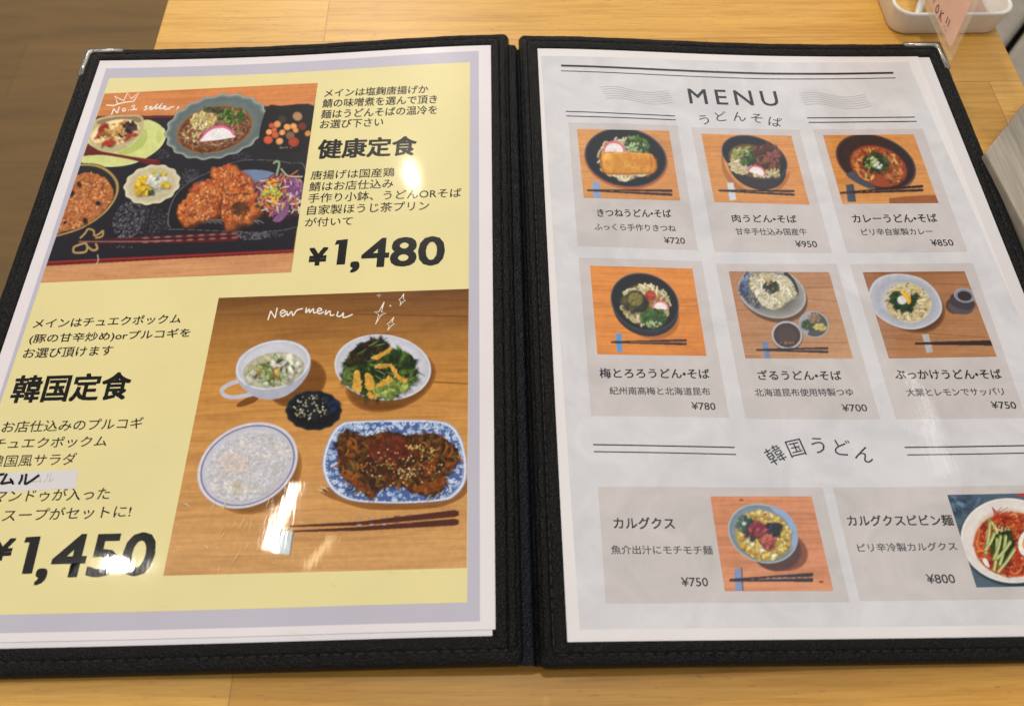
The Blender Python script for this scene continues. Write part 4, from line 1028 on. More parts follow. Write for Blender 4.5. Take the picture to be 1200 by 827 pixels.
t = Dab(crop=CG); t.poly([(562, 588), (642, 600), (628, 708), (545, 700)], ink((192, 204, 206))); t.stroke([(645, 602), (630, 710)], 6, ink((120, 110, 96))); t.build('chopstick_rest', 'ceramic')
t = Ink(crop=(300, 340, 6.0)); PW = 8.8
for s_ in ([(84, 210), (104, 146)], [(104, 146), (134, 196)], [(134, 196), (150, 124)], [(168, 168), (208, 152), (188, 140), (170, 164), (186, 186), (214, 166)], [(218, 148), (224, 180), (250, 150), (260, 180), (288, 142), (330, 130)],
           [(356, 124), (350, 160), (376, 132), (376, 160), (404, 130), (406, 160), (426, 156)], [(428, 152), (462, 140), (446, 126), (430, 148), (446, 166), (478, 152)], [(494, 140), (488, 172), (520, 146), (524, 178), (552, 172)], [(578, 150), (570, 180), (592, 184), (616, 160), (612, 190), (640, 188), (680, 170)]):
    t.stroke(s_, PW, WHITE_INK, smooth=5 if len(s_) > 2 else 0)
def sparkle(cx, cy, u, r, l, d, w=5.5):
    o = [(cx + u[0], cy + u[1]), (cx + 10, cy - 8), (cx + r[0], cy + r[1]), (cx + 8, cy + 12), (cx + d[0], cy + d[1]), (cx - 9, cy + 10), (cx + l[0], cy + l[1]), (cx - 8, cy - 10), (cx + u[0], cy + u[1])]
    t.stroke(o, w, WHITE_INK)
    t.stroke([(cx + u[0] * .5, cy + u[1] * .5), (cx + u[0], cy + u[1])], w, WHITE_INK); t.stroke([(cx + d[0] * .5, cy + d[1] * .5), (cx + d[0], cy + d[1])], w, WHITE_INK)
sparkle(872, 162, (30, -80), (42, 2), (-40, -10), (-32, 80)); sparkle(1026, 70, (14, -46), (26, 4), (-22, -4), (-14, 40), 4.5); sparkle(946, 238, (24, -48), (28, 0), (-26, 2), (-20, 46), 5)
t.stroke([(865, 26), (865, 52)], 7, WHITE_INK, taper=True); t.stroke([(848, 38), (882, 38)], 7, WHITE_INK, taper=True); t.disc(945, 111, 6, 6, 0, [(1, WHITE_INK)], 8)
Pic.cur.words.append((t, 'handwritten_words'))

Pic.cur.finish(); Pic.cur = None
t = Ink(.55)  # film scratches and specks; their pale colour paints in glints of lamp glare
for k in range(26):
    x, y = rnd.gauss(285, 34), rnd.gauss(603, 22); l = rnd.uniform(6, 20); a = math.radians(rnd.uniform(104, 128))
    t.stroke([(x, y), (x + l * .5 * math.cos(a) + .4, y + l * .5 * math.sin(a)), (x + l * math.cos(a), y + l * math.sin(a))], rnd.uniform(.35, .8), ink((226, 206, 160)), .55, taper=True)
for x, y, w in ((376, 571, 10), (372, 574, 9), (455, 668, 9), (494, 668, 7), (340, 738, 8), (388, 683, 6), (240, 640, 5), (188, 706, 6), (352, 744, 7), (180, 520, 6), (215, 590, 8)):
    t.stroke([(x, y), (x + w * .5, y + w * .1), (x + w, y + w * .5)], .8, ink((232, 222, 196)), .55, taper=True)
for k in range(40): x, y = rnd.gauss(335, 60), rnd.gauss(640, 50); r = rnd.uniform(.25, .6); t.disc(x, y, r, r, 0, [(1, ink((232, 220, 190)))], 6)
t.build('scratch_glints', PRINT['plain'], LS)['kind'] = 'stuff'

# ---------------------------------------------------------------- right sheet
area('marbled_ground', [(633.8, 65.8), (1064, 73), (1352, 729), (679.5, 737)], ink((207, 205, 207)), .02, PRINT['marble'], RS)
def rules(lines):
    I = Ink(.05)
    for pts, w in lines: I.stroke(pts, w, DARK, .05)
    I.build('double_rule', PRINT['plain'], RS)
rules([([(657.5, 77.2), (780, 82.2), (900, 86.6), (980, 86.8), (1047, 85.7)], 2.4), ([(657.5, 83.4), (780, 88.4), (900, 92.8), (980, 92.8), (1049.5, 91.6)], 1.0)])
rules([([(663, 130.8), (727, 133.2), (791, 136.2)], 1.1), ([(663.8, 136.2), (728, 138.2), (792, 140.8)], 1.1)])
rules([([(945.8, 138.4), (1010, 138.1), (1072, 137.5)], 1.2), ([(947.5, 143.8), (1010, 143.2), (1074, 142.5)], 1.2)])
rules([([(695, 520.8), (778, 522.3), (860.8, 524)], 1.5), ([(696, 529), (778, 530.3), (862.5, 532.3)], 1.3)])
rules([([(1060, 524), (1140, 523), (1275, 520.4)], 1.5), ([(1063, 532.8), (1140, 531.8), (1280, 529)], 1.3)])
def waves(x0, x1, y0, y1, rows, dip):
    I = Ink(.05)
    for k in range(rows):
        P = []
        for i in range(25):
            u = i / 24; P.append((x0 + (x1 - x0) * u + k * 1.3, y0 + (y1 - y0) * u + k * 2.7 - 2.6 * math.sin(u * 2 * math.pi + 0.4) * 1.0))
        I.stroke(P, .55, ink((158, 157, 158)), .05)
    I.build('wave_ornament', PRINT['plain'], RS)
waves(703.5, 783, 103.5, 107.5, 6, 1); waves(936.5, 1014, 111, 112, 6, 1)
line('heading', 'MENU', (808.4, 121.6), (913.6, 124.6), 17.2, RS, DARK, .010, label='large spaced word MENU at the top', space=1.35)
def arched(name, items, weight, label):
    I = Ink(.06)
    for ch, c, sz, r in items: I.glyph_at(ch, c, sz, r, DARK, weight, .06)
    I.build(name, PRINT['plain'], RS)['label'] = label
arched('heading', [('う', (825.2, 140.6), 11.5, 14), ('ど', (845.2, 136.6), 11.5, 8), ('ん', (866, 136.8), 11.5, 2), ('そ', (886.8, 138.8), 11.5, -6), ('ば', (908.4, 143.0), 11.5, -14)], .004, 'arched heading under the word MENU')
arched('heading', [('韓', (908.2, 532.6), 20, 27), ('国', (932.4, 524.8), 20, 13), ('う', (958.6, 521.6), 20, 4), ('ど', (987, 524), 20, -7), ('ん', (1013.3, 532), 20, -22)], .004, 'arched heading between the lower double rules')

CARD = ink((197, 189, 187))
cards = [[(666, 143.8), (793.8, 147.3), (817.8, 293.3), (677, 288.6)], [(810, 149.3), (936.4, 152), (975, 296.4), (837.5, 295)], [(952.5, 151.5), (1081, 151.2), (1133.8, 295), (992.5, 296.4)],
         [(678, 302), (822.5, 306.3), (854.6, 489), (692.8, 487.3)], [(838.8, 309), (980, 309.3), (1031.2, 491), (873.8, 490.3)], [(996, 309.5), (1140, 308.3), (1202.5, 489.6), (1050, 491)],
         [(700.8, 570.3), (963.8, 571), (995.8, 705), (710, 706.8)], [(976, 571), (1237, 567.6), (1292, 700), (1007.5, 703.8)]]
for q in cards: area('caption_card', q, CARD, .04, PRINT['marble'], RS)
for name, desc, pr in [
    (('きつねうどん•そば', (700.3, 254), (787.3, 254.8), 9), ('ふっくら手作りきつね', (696.8, 269.8), (792.7, 271.8), 8), ('¥720', (778.6, 285.4), (803.2, 286), 7.6)),
    (('肉うどん•そば', (858.5, 260.4), (934.5, 261.4), 9), ('甘辛手仕込み国産牛', (862.8, 275.2), (946.3, 275.8), 8), ('¥950', (933, 289.8), (958.3, 289.8), 7.6)),
    (('カレーうどん•そば', (1000, 261), (1099.7, 260.2), 9.6), ('ピリ辛自家製カレー', (1010.6, 276), (1094, 275.2), 8), ('¥850', (1092.3, 288.4), (1118.3, 288), 7.6)),
    (('梅とろろうどん•そば', (703, 443), (832.3, 443.8), 11.6), ('紀州南高梅と北海道昆布', (714.6, 462.2), (832.8, 463.2), 9), ('¥780', (811, 479.8), (839, 480.2), 8.6)),
    (('ざるうどん•そば', (889, 444.8), (987.2, 445.2), 11.2), ('北海道昆布使用特製つゆ', (885.3, 464.2), (1000.8, 463.8), 9), ('¥700', (987.8, 482.2), (1017, 481.8), 8.6)),
    (('ぶっかけうどん•そば', (1049.6, 444.2), (1175.3, 443.7), 11.2), ('大葉とレモンでサッパリ', (1063.4, 464.2), (1177.8, 463), 9), ('¥750', (1163, 478.8), (1192, 478.8), 8.6)),
    (('カルグクス', (719.3, 619.3), (791.3, 619.7), 13.6), ('魚介出汁にモチモチ麺', (716.5, 649), (835.7, 649.5), 10.4), ('¥750', (799, 686.6), (830.3, 686.6), 10.6)),
    (('カルグクスピビン麺', (994.2, 616.2), (1118.5, 615.5), 12.8), ('ピリ辛冷製カルグクス', (1006, 646.5), (1122.3, 644.6), 10), ('¥800', (1087.2, 683.2), (1120.3, 682.8), 10.8))]:
    line('dish_name', *name, RS, DARK, .018)
    line('dish_description', *desc, RS, ink((74, 72, 74)), .014)
    line('price', *pr, RS, DARK, .014)

OW = [ink((212, 152, 92)), ink((206, 142, 84))]
DW = [ink((190, 130, 88)), ink((168, 106, 66))]
def grad(c): return lambda u, v: blend(c[0], c[1], (u + v) / 2)
def sticks(t, x0, y0, x1, y1, w, col=(58, 38, 38), gap=.5):
    for k in (-1, 1):
        t.poly([(x0, y0 + k * w * .12), (x1, y1 + k * w * gap - w * .38), (x1 + 6, y1 + k * w * gap), (x1, y1 + k * w * gap + w * .38), (x0, y0 + k * w * .12 + w * .3)], ink(col))
def kamaboko(t, cx, cy, r, rot, sq=.62):
    c, s = math.cos(math.radians(rot)), math.sin(math.radians(rot))
    def arc(k, col, d):
        P = [(r * k * math.cos(a), -r * k * sq * math.sin(a) + d) for a in [math.pi * i / 14 for i in range(15)]] + [(-r * k * .96, r * .14 + d), (r * k * .96, r * .14 + d)][0:1] + [(r * k * .9, r * .14 + d)]
        t.poly([(cx + x * c - y * s, cy + x * s + y * c) for x, y in P], col)
    arc(1.0, ink((214, 112, 130)), 0); arc(.80, ink((232, 224, 224)), r * .03)
NOOD = [ink((206, 190, 138)), ink((222, 208, 164)), ink((188, 168, 112)), ink((214, 204, 176))]
GRN = [ink((60, 92, 44)), ink((84, 118, 56)), ink((42, 66, 34)), ink((108, 136, 76))]
BOWL = [(1.0, ink((44, 46, 58))), (.975, ink((72, 78, 100))), (.955, ink((32, 34, 42))), (.9, ink((26, 28, 34))), (.6, ink((34, 34, 38)))]

# kitsune
Q = [(676, 151.3), (784, 153.3), (797.3, 235.3), (684, 232)]; C = (670, 140, 7.5)
ph = photo(RS, Q, grad(OW), 'printed photo of noodles topped with a slab of fried tofu')
t = Dab(crop=C); t.stroke([(70, 325), (900, 330)], 5, ink((190, 104, 50))); t.disc(478, 352, 372, 262, 10, [(1, ink((190, 112, 52))), (.95, ink((170, 92, 44)))]); t.disc(474, 335, 364, 256, 10, BOWL, 56, sh=(0, 20)); t.build('bowl', 'ceramic')
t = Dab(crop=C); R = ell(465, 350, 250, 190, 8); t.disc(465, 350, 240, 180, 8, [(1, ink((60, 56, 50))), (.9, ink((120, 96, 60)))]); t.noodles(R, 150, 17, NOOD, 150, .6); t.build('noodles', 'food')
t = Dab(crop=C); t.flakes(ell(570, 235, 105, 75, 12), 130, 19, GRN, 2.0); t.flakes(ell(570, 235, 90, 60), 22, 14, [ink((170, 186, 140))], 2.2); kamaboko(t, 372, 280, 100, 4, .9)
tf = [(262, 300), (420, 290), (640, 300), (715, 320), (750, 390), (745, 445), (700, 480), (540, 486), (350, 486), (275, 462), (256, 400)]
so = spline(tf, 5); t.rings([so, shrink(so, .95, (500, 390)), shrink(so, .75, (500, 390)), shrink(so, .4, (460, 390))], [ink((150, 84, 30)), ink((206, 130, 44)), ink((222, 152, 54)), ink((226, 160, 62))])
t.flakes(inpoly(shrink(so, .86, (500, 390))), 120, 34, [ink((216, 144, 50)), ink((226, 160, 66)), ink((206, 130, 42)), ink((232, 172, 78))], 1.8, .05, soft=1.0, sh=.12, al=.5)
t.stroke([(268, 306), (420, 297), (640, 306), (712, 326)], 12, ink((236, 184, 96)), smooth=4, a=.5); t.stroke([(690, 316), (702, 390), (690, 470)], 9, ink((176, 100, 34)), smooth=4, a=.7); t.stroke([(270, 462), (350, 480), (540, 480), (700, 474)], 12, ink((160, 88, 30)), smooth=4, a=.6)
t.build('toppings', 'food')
t = Dab(crop=C); t.poly([(182, 550), (246, 556), (254, 692), (192, 690)], ink((132, 158, 200))); sticks(t, 135, 618, 880, 645, 34); t.build('chopsticks', 'ceramic')

# beef
Q = [(821.7, 157), (927.3, 159.4), (948.7, 240), (837.3, 237)]; C = (810, 145, 7.5)
ph = photo(RS, Q, grad([ink((214, 148, 80)), ink((206, 140, 84))]), 'printed photo of dark bowl of noodles with simmered beef and fish cake')
t = Dab(crop=C); t.stroke([(100, 170), (900, 190)], 4, ink((188, 112, 58))); t.stroke([(170, 470), (980, 380)], 4, ink((190, 116, 62)))
t.poly([(270, 260), (310, 400), (420, 540), (560, 600), (700, 590), (800, 500), (860, 420), (850, 500), (760, 590), (600, 610), (400, 580), (280, 430)], ink((168, 108, 62)), smooth=4)
t.disc(578, 372, 268, 200, 24, [(1, ink((40, 36, 40))), (.9, ink((52, 48, 52)))])
t.disc(556, 298, 302, 178, 20, BOWL, 56, sh=(0, 14)); t.build('bowl', 'ceramic')
t = Dab(crop=C); t.disc(555, 335, 240, 142, 20, [(1, ink((70, 56, 44))), (.9, ink((110, 80, 52)))]); t.noodles(ell(440, 335, 112, 122, 20), 110, 15, NOOD, 110, .6); t.noodles(ell(630, 430, 120, 44, 0), 50, 14, NOOD, 70, .5); t.build('noodles', 'food')
t = Dab(crop=C); t.flakes(ell(665, 310, 115, 120, 20), 200, 24, [ink((104, 62, 50)), ink((84, 48, 40)), ink((126, 78, 62)), ink((70, 42, 36))], 1.9); t.flakes(ell(720, 290, 50, 60), 20, 16, [ink((150, 84, 76))], 2)
t.flakes(ell(490, 295, 62, 60), 70, 19, GRN[:3], 1.8); t.flakes(ell(430, 250, 80, 44, -30), 24, 15, [ink((176, 180, 120)), ink((140, 150, 80))], 2.6); kamaboko(t, 575, 430, 82, 18, .72); t.flakes(ell(720, 430, 60, 40), 20, 15, NOOD, 2); t.build('toppings', 'food')
t = Dab(crop=C); t.poly([(316, 522), (370, 520), (396, 668), (338, 676)], ink((204, 206, 214))); sticks(t, 240, 584, 905, 610, 30, (48, 40, 42)); t.build('chopsticks', 'ceramic')

# curry
Q = [(964.4, 158.7), (1070.7, 157.7), (1100, 238.3), (987.3, 239)]; C = (950, 145, 7.5)
ph = photo(RS, Q, grad([ink((206, 134, 64)), ink((210, 150, 92))]), 'printed photo of curry noodles with chopped green onion in dark bowl')
t = Dab(crop=C); t.poly([(690, 655), (820, 640), (990, 630), (1100, 630), (1130, 700), (690, 704)], ink((150, 92, 54))); t.stroke([(200, 490), (340, 486)], 4, ink((180, 110, 60)))
t.disc(575, 350, 366, 232, 22, [(1, ink((176, 112, 60))), (.95, ink((150, 94, 52)))]); t.disc(572, 336, 366, 226, 20, [(1, ink((62, 52, 54))), (.97, ink((76, 62, 62))), (.94, ink((46, 38, 42))), (.6, ink((52, 40, 40)))], 56, sh=(0, 16)); t.poly([(310, 450), (420, 420), (560, 500), (540, 570), (420, 530)], ink((70, 78, 92)), smooth=4); t.build('bowl', 'ceramic')
t = Dab(crop=C); t.disc(595, 375, 262, 172, 20, [(1, ink((104, 44, 26))), (.9, ink((158, 76, 40))), (.4, ink((140, 64, 36)))]); R = ell(595, 375, 240, 156, 20); t.noodles(R, 170, 17, [ink((198, 120, 66)), ink((180, 98, 50)), ink((214, 146, 88)), ink((160, 80, 44)), ink((206, 160, 84))], 150, .4); t.flakes(R, 80, 20, [ink((150, 68, 38)), ink((122, 52, 32)), ink((176, 92, 54))], 1.8); t.poly([(560, 470), (620, 450), (690, 530), (670, 555), (560, 545)], ink((150, 72, 44)), smooth=4); t.build('curry_noodles', 'food')
t = Dab(crop=C); t.flakes(ell(575, 340, 108, 80, 10), 120, 19, [ink((52, 66, 40)), ink((38, 52, 34)), ink((74, 92, 52))], 1.8); t.flakes(ell(530, 350, 60, 50), 26, 14, [ink((130, 150, 84)), ink((180, 190, 140))], 1.8); t.flakes(ell(590, 370, 40, 20), 10, 13, [ink((220, 224, 206))], 1.6); t.build('green_onion', 'food')
t = Dab(crop=C); t.poly([(308, 535), (378, 532), (400, 688), (324, 688)], ink((62, 74, 86))); sticks(t, 258, 605, 985, 568, 34, (50, 38, 40)); t.build('chopsticks', 'ceramic')

# plum and yam
Q = [(691.3, 311.3), (811.2, 314.8), (828, 417), (700, 415.2)]; C = (680, 300, 6.617)
ph = photo(RS, Q, grad([ink((222, 142, 66)), ink((212, 132, 62))]), 'printed photo of noodles topped with a red plum and grated yam')
t = Dab(crop=C); t.stroke([(100, 398), (920, 384)], 4, ink((176, 100, 48))); t.disc(520, 420, 275, 205, 35, [(1, ink((196, 122, 58))), (.93, ink((170, 100, 48)))])
t.disc(506, 400, 262, 216, 22, [(1, ink((40, 38, 42))), (.9, ink((52, 50, 54)))]); t.disc(500, 358, 272, 218, 22, BOWL, 60, sh=(0, 12)); t.build('bowl', 'ceramic')
t = Dab(crop=C); R = ell(505, 378, 200, 172, 15); t.disc(505, 378, 190, 165, 15, [(1, ink((52, 48, 46))), (.9, ink((120, 92, 54)))]); t.noodles(R, 190, 12, NOOD, 150, .6); t.flakes(ell(560, 370, 120, 80), 60, 14, [ink((176, 122, 56)), ink((150, 100, 48))], 1.8); t.build('noodles', 'food')
t = Dab(crop=C); t.flakes(ell(420, 355, 92, 76, 0), 70, 26, [ink((66, 60, 34)), ink((52, 48, 30)), ink((84, 76, 42))], 1.6); t.disc(428, 335, 60, 56, 0, [(1, ink((74, 66, 34))), (.9, ink((122, 110, 58))), (.4, ink((134, 120, 66)))], 22); t.flakes(ell(428, 335, 50, 46), 70, 7, [ink((146, 132, 76)), ink((104, 94, 48))], 1.6)
t.disc(545, 305, 42, 40, 0, [(1, ink((116, 30, 24))), (.85, ink((176, 56, 40))), (.4, ink((190, 74, 52)))], 18); t.flakes(ell(545, 300, 30, 26), 16, 9, [ink((200, 92, 66)), ink((150, 44, 32))], 1.8)
kamaboko(t, 622, 400, 64, 2, .8); t.flakes(ell(570, 480, 95, 66, 0), 120, 18, GRN[:3], 1.7); t.flakes(ell(560, 530, 70, 20), 22, 10, [ink((196, 200, 170)), ink((150, 170, 110))], 2); t.build('toppings', 'food')
t = Dab(crop=C); t.poly([(272, 604), (320, 600), (328, 742), (284, 744)], ink((92, 146, 196))); sticks(t, 236, 664, 822, 668, 28); t.build('chopsticks', 'ceramic')

# zaru
Q = [(854, 318), (971.5, 319), (999.7, 420), (873.5, 420)]; C = (840, 305, 6.617)
ph = photo(RS, Q, grad([ink((172, 122, 88)), ink((190, 144, 106))]), 'printed photo of cold noodles with a dipping cup and small side plate')
t = Dab(crop=C)
for a, b in (((100, 390), (330, 384)), ((680, 215), (910, 205)), ((690, 300), (940, 320)), ((640, 640), (1010, 640)), ((200, 740), (330, 748))): t.stroke([a, b], 4, ink((128, 80, 54)))
t.disc(440, 275, 275, 200, 22, [(1, ink((120, 82, 58))), (.9, ink((92, 66, 50)))]); t.disc(428, 250, 270, 192, 18, [(1, ink((140, 140, 142))), (.975, ink((184, 184, 180))), (.94, ink((150, 148, 144))), (.75, ink((128, 126, 122))), (.5, ink((90, 88, 86)))], 56, sh=(0, 6))
t.poly([(170, 210), (220, 100), (250, 90), (240, 180), (262, 270), (330, 350), (300, 370), (210, 300)], ink((80, 88, 112)), smooth=4); t.flakes(ell(215, 200, 40, 80, 10), 50, 12, [ink((100, 116, 156)), ink((66, 74, 100)), ink((130, 140, 168))], 1.6); t.poly([(540, 90), (600, 150), (636, 240), (620, 275), (590, 200), (520, 120)], ink((58, 52, 50)), smooth=4); t.flakes(ell(290, 320, 80, 30, 35), 60, 9, [ink((70, 68, 66)), ink((140, 138, 134))], 3); t.build('noodle_plate', 'ceramic')
zp = [(250, 200), (270, 120), (380, 96), (500, 120), (560, 140), (600, 200), (622, 280), (560, 320), (500, 370), (430, 384), (350, 350), (290, 260)]
t = Dab(crop=C); t.poly(zp, ink((150, 136, 104)), smooth=4); t.noodles(inpoly(spline(zp, 3)), 320, 12, [ink((204, 194, 162)), ink((218, 210, 182)), ink((186, 174, 138)), ink((226, 220, 200))], 110, .6); t.build('cold_noodles', 'food')
t = Dab(crop=C); t.flakes(ell(420, 208, 55, 45, 0), 70, 12, [ink((52, 62, 42)), ink((66, 78, 50)), ink((44, 48, 40))], 2.4); t.flakes(ell(390, 150, 24, 20), 12, 10, [ink((206, 170, 120))], 1.5); t.build('seaweed', 'food')
t = Dab(crop=C); t.disc(548, 590, 122, 112, 12, [(1, ink((120, 84, 60))), (.9, ink((96, 68, 52)))]); t.disc(544, 580, 120, 108, 12, [(1, ink((150, 152, 158))), (.96, ink((188, 190, 194))), (.88, ink((160, 160, 166))), (.86, ink((66, 54, 54))), (.5, ink((80, 66, 62)))], 40, sh=(2, 6)); t.flakes(ell(545, 640, 60, 14), 14, 6, [ink((150, 110, 80))], 1.5); t.build('sauce_cup', 'ceramic')
t = Dab(crop=C); t.disc(752, 498, 120, 104, 18, [(1, ink((100, 96, 96))), (.96, ink((176, 176, 178))), (.9, ink((150, 152, 156))), (.88, ink((78, 80, 80)))], 40); t.poly([(640, 470), (680, 420), (730, 408), (720, 500), (700, 580), (650, 540)], ink((156, 156, 162)), smooth=4)
t.flakes(ell(710, 500, 50, 36), 50, 13, [ink((52, 72, 48)), ink((70, 92, 60))], 2); t.flakes(ell(755, 450, 46, 34), 50, 11, [ink((160, 132, 108)), ink((140, 112, 90))], 1.6); t.flakes(ell(800, 520, 44, 22, 10), 34, 13, [ink((214, 200, 128)), ink((196, 180, 104))], 1.7); t.build('side_plate', 'ceramic')
t = Dab(crop=C); t.poly([(350, 632), (400, 630), (414, 762), (370, 762)], ink((112, 132, 168))); sticks(t, 305, 690, 862, 696, 28, (52, 46, 50)); t.build('chopsticks', 'ceramic')

# bukkake
Q = [(1010.9, 319), (1130.3, 317.8), (1168, 418), (1041.6, 420)]; C = (1000, 305, 6.617)
ph = photo(RS, Q, grad([ink((150, 100, 66)), ink((180, 130, 90))]), 'printed photo of a pale plate of noodles with lemon and dark cup')
t = Dab(crop=C)
for a, b in (((90, 100), (860, 96)), ((620, 180), (900, 190)), ((500, 560), (1040, 600)), ((230, 600), (560, 620))): t.stroke([a, b], 4, ink((120, 74, 46)))
t.disc(440, 345, 285, 205, 25, [(1, ink((136, 86, 54))), (.9, ink((96, 62, 44)))]); t.disc(400, 318, 292, 208, 16, [(1, ink((168, 168, 178))), (.975, ink((206, 206, 212))), (.94, ink((178, 180, 190))), (.75, ink((164, 166, 178))), (.55, ink((190, 190, 194)))], 60, 5, .012, sh=(10, 6)); t.build('noodle_plate', 'ceramic')
R = ell(425, 330, 178, 150, 18)
t = Dab(crop=C); t.disc(425, 330, 182, 152, 18, [(1, ink((200, 190, 168))), (.9, ink((196, 180, 140)))]); t.noodles(R, 130, 12, [ink((214, 198, 150)), ink((226, 214, 176)), ink((200, 180, 128))], 120, .5); t.flakes(R, 50, 7, [ink((120, 92, 56)), ink((150, 120, 76))], 2.6); t.build('cold_noodles', 'food')
t = Dab(crop=C)
t.flakes(ell(330, 300, 44, 52, 0), 46, 20, [ink((46, 72, 44)), ink((62, 92, 56))], 1.7); t.flakes(ell(390, 362, 72, 30, 10), 50, 19, [ink((50, 78, 46)), ink((38, 60, 38))], 1.8); t.flakes(ell(462, 300, 20, 52, 35), 30, 16, [ink((46, 70, 46))], 2); t.disc(378, 308, 38, 34, 0, [(1, ink((190, 188, 184))), (.7, ink((214, 212, 208)))], 16)
t.poly([(360, 242), (400, 240), (436, 280), (446, 320), (424, 340), (400, 290)], ink((216, 164, 44)), smooth=4); t.stroke([(374, 246), (412, 284), (430, 334)], 7, ink((232, 196, 96)), smooth=4); t.build('toppings', 'food')
t = Dab(crop=C); t.disc(800, 350, 88, 70, 0, [(1, ink((130, 84, 54))), (.85, ink((84, 60, 48)))], 30); t.poly([(778, 260), (742, 320), (736, 370), (790, 412), (880, 418), (930, 380), (936, 320)], ink((70, 62, 68)), smooth=4); t.poly([(745, 330), (800, 370), (900, 385), (932, 360), (930, 390), (880, 420), (790, 412), (740, 372)], ink((88, 80, 86)), smooth=3)
t.disc(862, 272, 82, 56, 10, [(1, ink((120, 112, 118))), (.95, ink((186, 182, 188))), (.85, ink((110, 110, 126))), (.72, ink((150, 156, 176))), (.68, ink((58, 50, 48)))], 36, sh=(0, 16)); t.build('sauce_cup', 'ceramic')
t = Dab(crop=C); t.poly([(532, 576), (582, 572), (618, 712), (568, 718)], ink((176, 174, 176))); sticks(t, 476, 640, 1110, 640, 34, (56, 44, 44), .3); t.build('chopsticks', 'ceramic')

# kalguksu
Q = [(832.3, 581.3), (951, 581.3), (976.8, 691.9), (849.4, 692.3)]; C = (820, 570, 6.36)
ph = photo(RS, Q, grad([ink((206, 136, 98)), ink((210, 144, 106))]), 'printed photo of a blue grey bowl of noodles in egg broth')
t = Dab(crop=C); t.stroke([(110, 270), (870, 275)], 4, ink((176, 100, 66))); t.stroke([(90, 100), (840, 110)], 4, ink((184, 108, 72))); t.disc(310, 100, 18, 9, 0, [(1, ink((184, 100, 64))), (.5, ink((130, 66, 46)))], 12); t.disc(905, 708, 22, 10, 0, [(1, ink((184, 100, 64))), (.5, ink((130, 66, 46)))], 12)
t.disc(590, 465, 225, 155, 20, [(1, ink((176, 104, 72))), (.93, ink((130, 80, 62)))]); t.disc(570, 470, 190, 160, 10, [(1, ink((104, 68, 58))), (.9, ink((86, 62, 58)))]); t.disc(470, 348, 268, 214, 22, [(1, ink((150, 160, 168))), (.975, ink((176, 186, 190))), (.94, ink((112, 130, 140))), (.8, ink((126, 140, 150)))], 60, sh=(0, 10)); t.poly([(520, 140), (640, 190), (715, 290), (722, 400), (670, 480), (690, 360), (640, 250), (560, 190)], ink((142, 164, 200)), smooth=4); t.build('bowl', 'ceramic')
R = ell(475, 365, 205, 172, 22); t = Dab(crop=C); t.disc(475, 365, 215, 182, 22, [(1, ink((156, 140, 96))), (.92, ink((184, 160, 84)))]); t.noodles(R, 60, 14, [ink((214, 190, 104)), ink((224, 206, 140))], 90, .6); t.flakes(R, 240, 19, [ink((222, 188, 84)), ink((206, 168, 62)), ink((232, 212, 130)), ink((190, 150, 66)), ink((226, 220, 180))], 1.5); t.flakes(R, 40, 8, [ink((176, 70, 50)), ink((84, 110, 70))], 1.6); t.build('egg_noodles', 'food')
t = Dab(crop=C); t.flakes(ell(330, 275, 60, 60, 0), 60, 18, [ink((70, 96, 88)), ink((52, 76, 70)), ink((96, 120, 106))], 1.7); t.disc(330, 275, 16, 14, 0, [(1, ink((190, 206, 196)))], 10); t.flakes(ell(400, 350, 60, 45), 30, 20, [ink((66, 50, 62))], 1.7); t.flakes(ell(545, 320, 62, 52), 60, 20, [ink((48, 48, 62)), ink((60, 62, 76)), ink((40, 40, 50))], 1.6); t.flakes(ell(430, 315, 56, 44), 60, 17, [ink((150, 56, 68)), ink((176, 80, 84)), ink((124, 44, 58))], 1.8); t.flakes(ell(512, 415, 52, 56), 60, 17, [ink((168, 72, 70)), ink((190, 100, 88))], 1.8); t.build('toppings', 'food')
t = Dab(crop=C); t.poly([(258, 612), (306, 604), (320, 776), (264, 780)], ink((128, 142, 178))); t.stroke([(312, 606), (322, 778)], 8, ink((60, 66, 84))); sticks(t, 222, 690, 842, 674, 40, (56, 52, 58))
for k in range(8): t.disc(510 + k * 42, 680 - k * 1, 12, 4, 0, [(1, ink((140, 140, 146)) if k < 4 else ink((84, 80, 86)))], 8)
t.build('chopsticks', 'ceramic')

# spicy mixed noodles
Q = [(1110, 579.6), (1226, 577.2), (1270, 685.4), (1144.3, 688)]; C = (1080, 560, 5.908)
SL = [ink((78, 96, 112)), ink((92, 112, 124))]
ph = photo(RS, Q, grad(SL), 'printed photo of red spicy noodles with cucumber in a white bowl')
t = Dab(crop=C); t.flakes(ell(280, 180, 120, 60), 30, 30, [ink((96, 120, 146)), ink((70, 86, 104))], 2); t.poly([(650, 108), (760, 100), (760, 130), (680, 126)], ink((176, 60, 56)))
t.disc(625, 450, 372, 300, 14, [(1, ink((62, 78, 88))), (.95, ink((50, 64, 74)))]); t.disc(620, 432, 352, 292, 10, [(1, ink((170, 166, 162))), (.985, ink((232, 228, 224))), (.95, ink((214, 208, 204))), (.8, ink((222, 214, 208))), (.7, ink((206, 180, 160)))], 60, sh=(10, 10)); t.build('bowl', 'ceramic')
R = ell(630, 460, 270, 225, 5); t = Dab(crop=C); t.disc(630, 460, 272, 226, 5, [(1, ink((196, 120, 80))), (.92, ink((180, 66, 36)))]); t.noodles(R, 190, 15, [ink((196, 84, 48)), ink((176, 60, 34)), ink((214, 112, 66)), ink((150, 46, 30)), ink((224, 140, 84))], 130, .5); t.build('red_noodles', 'food')
t = Dab(crop=C)
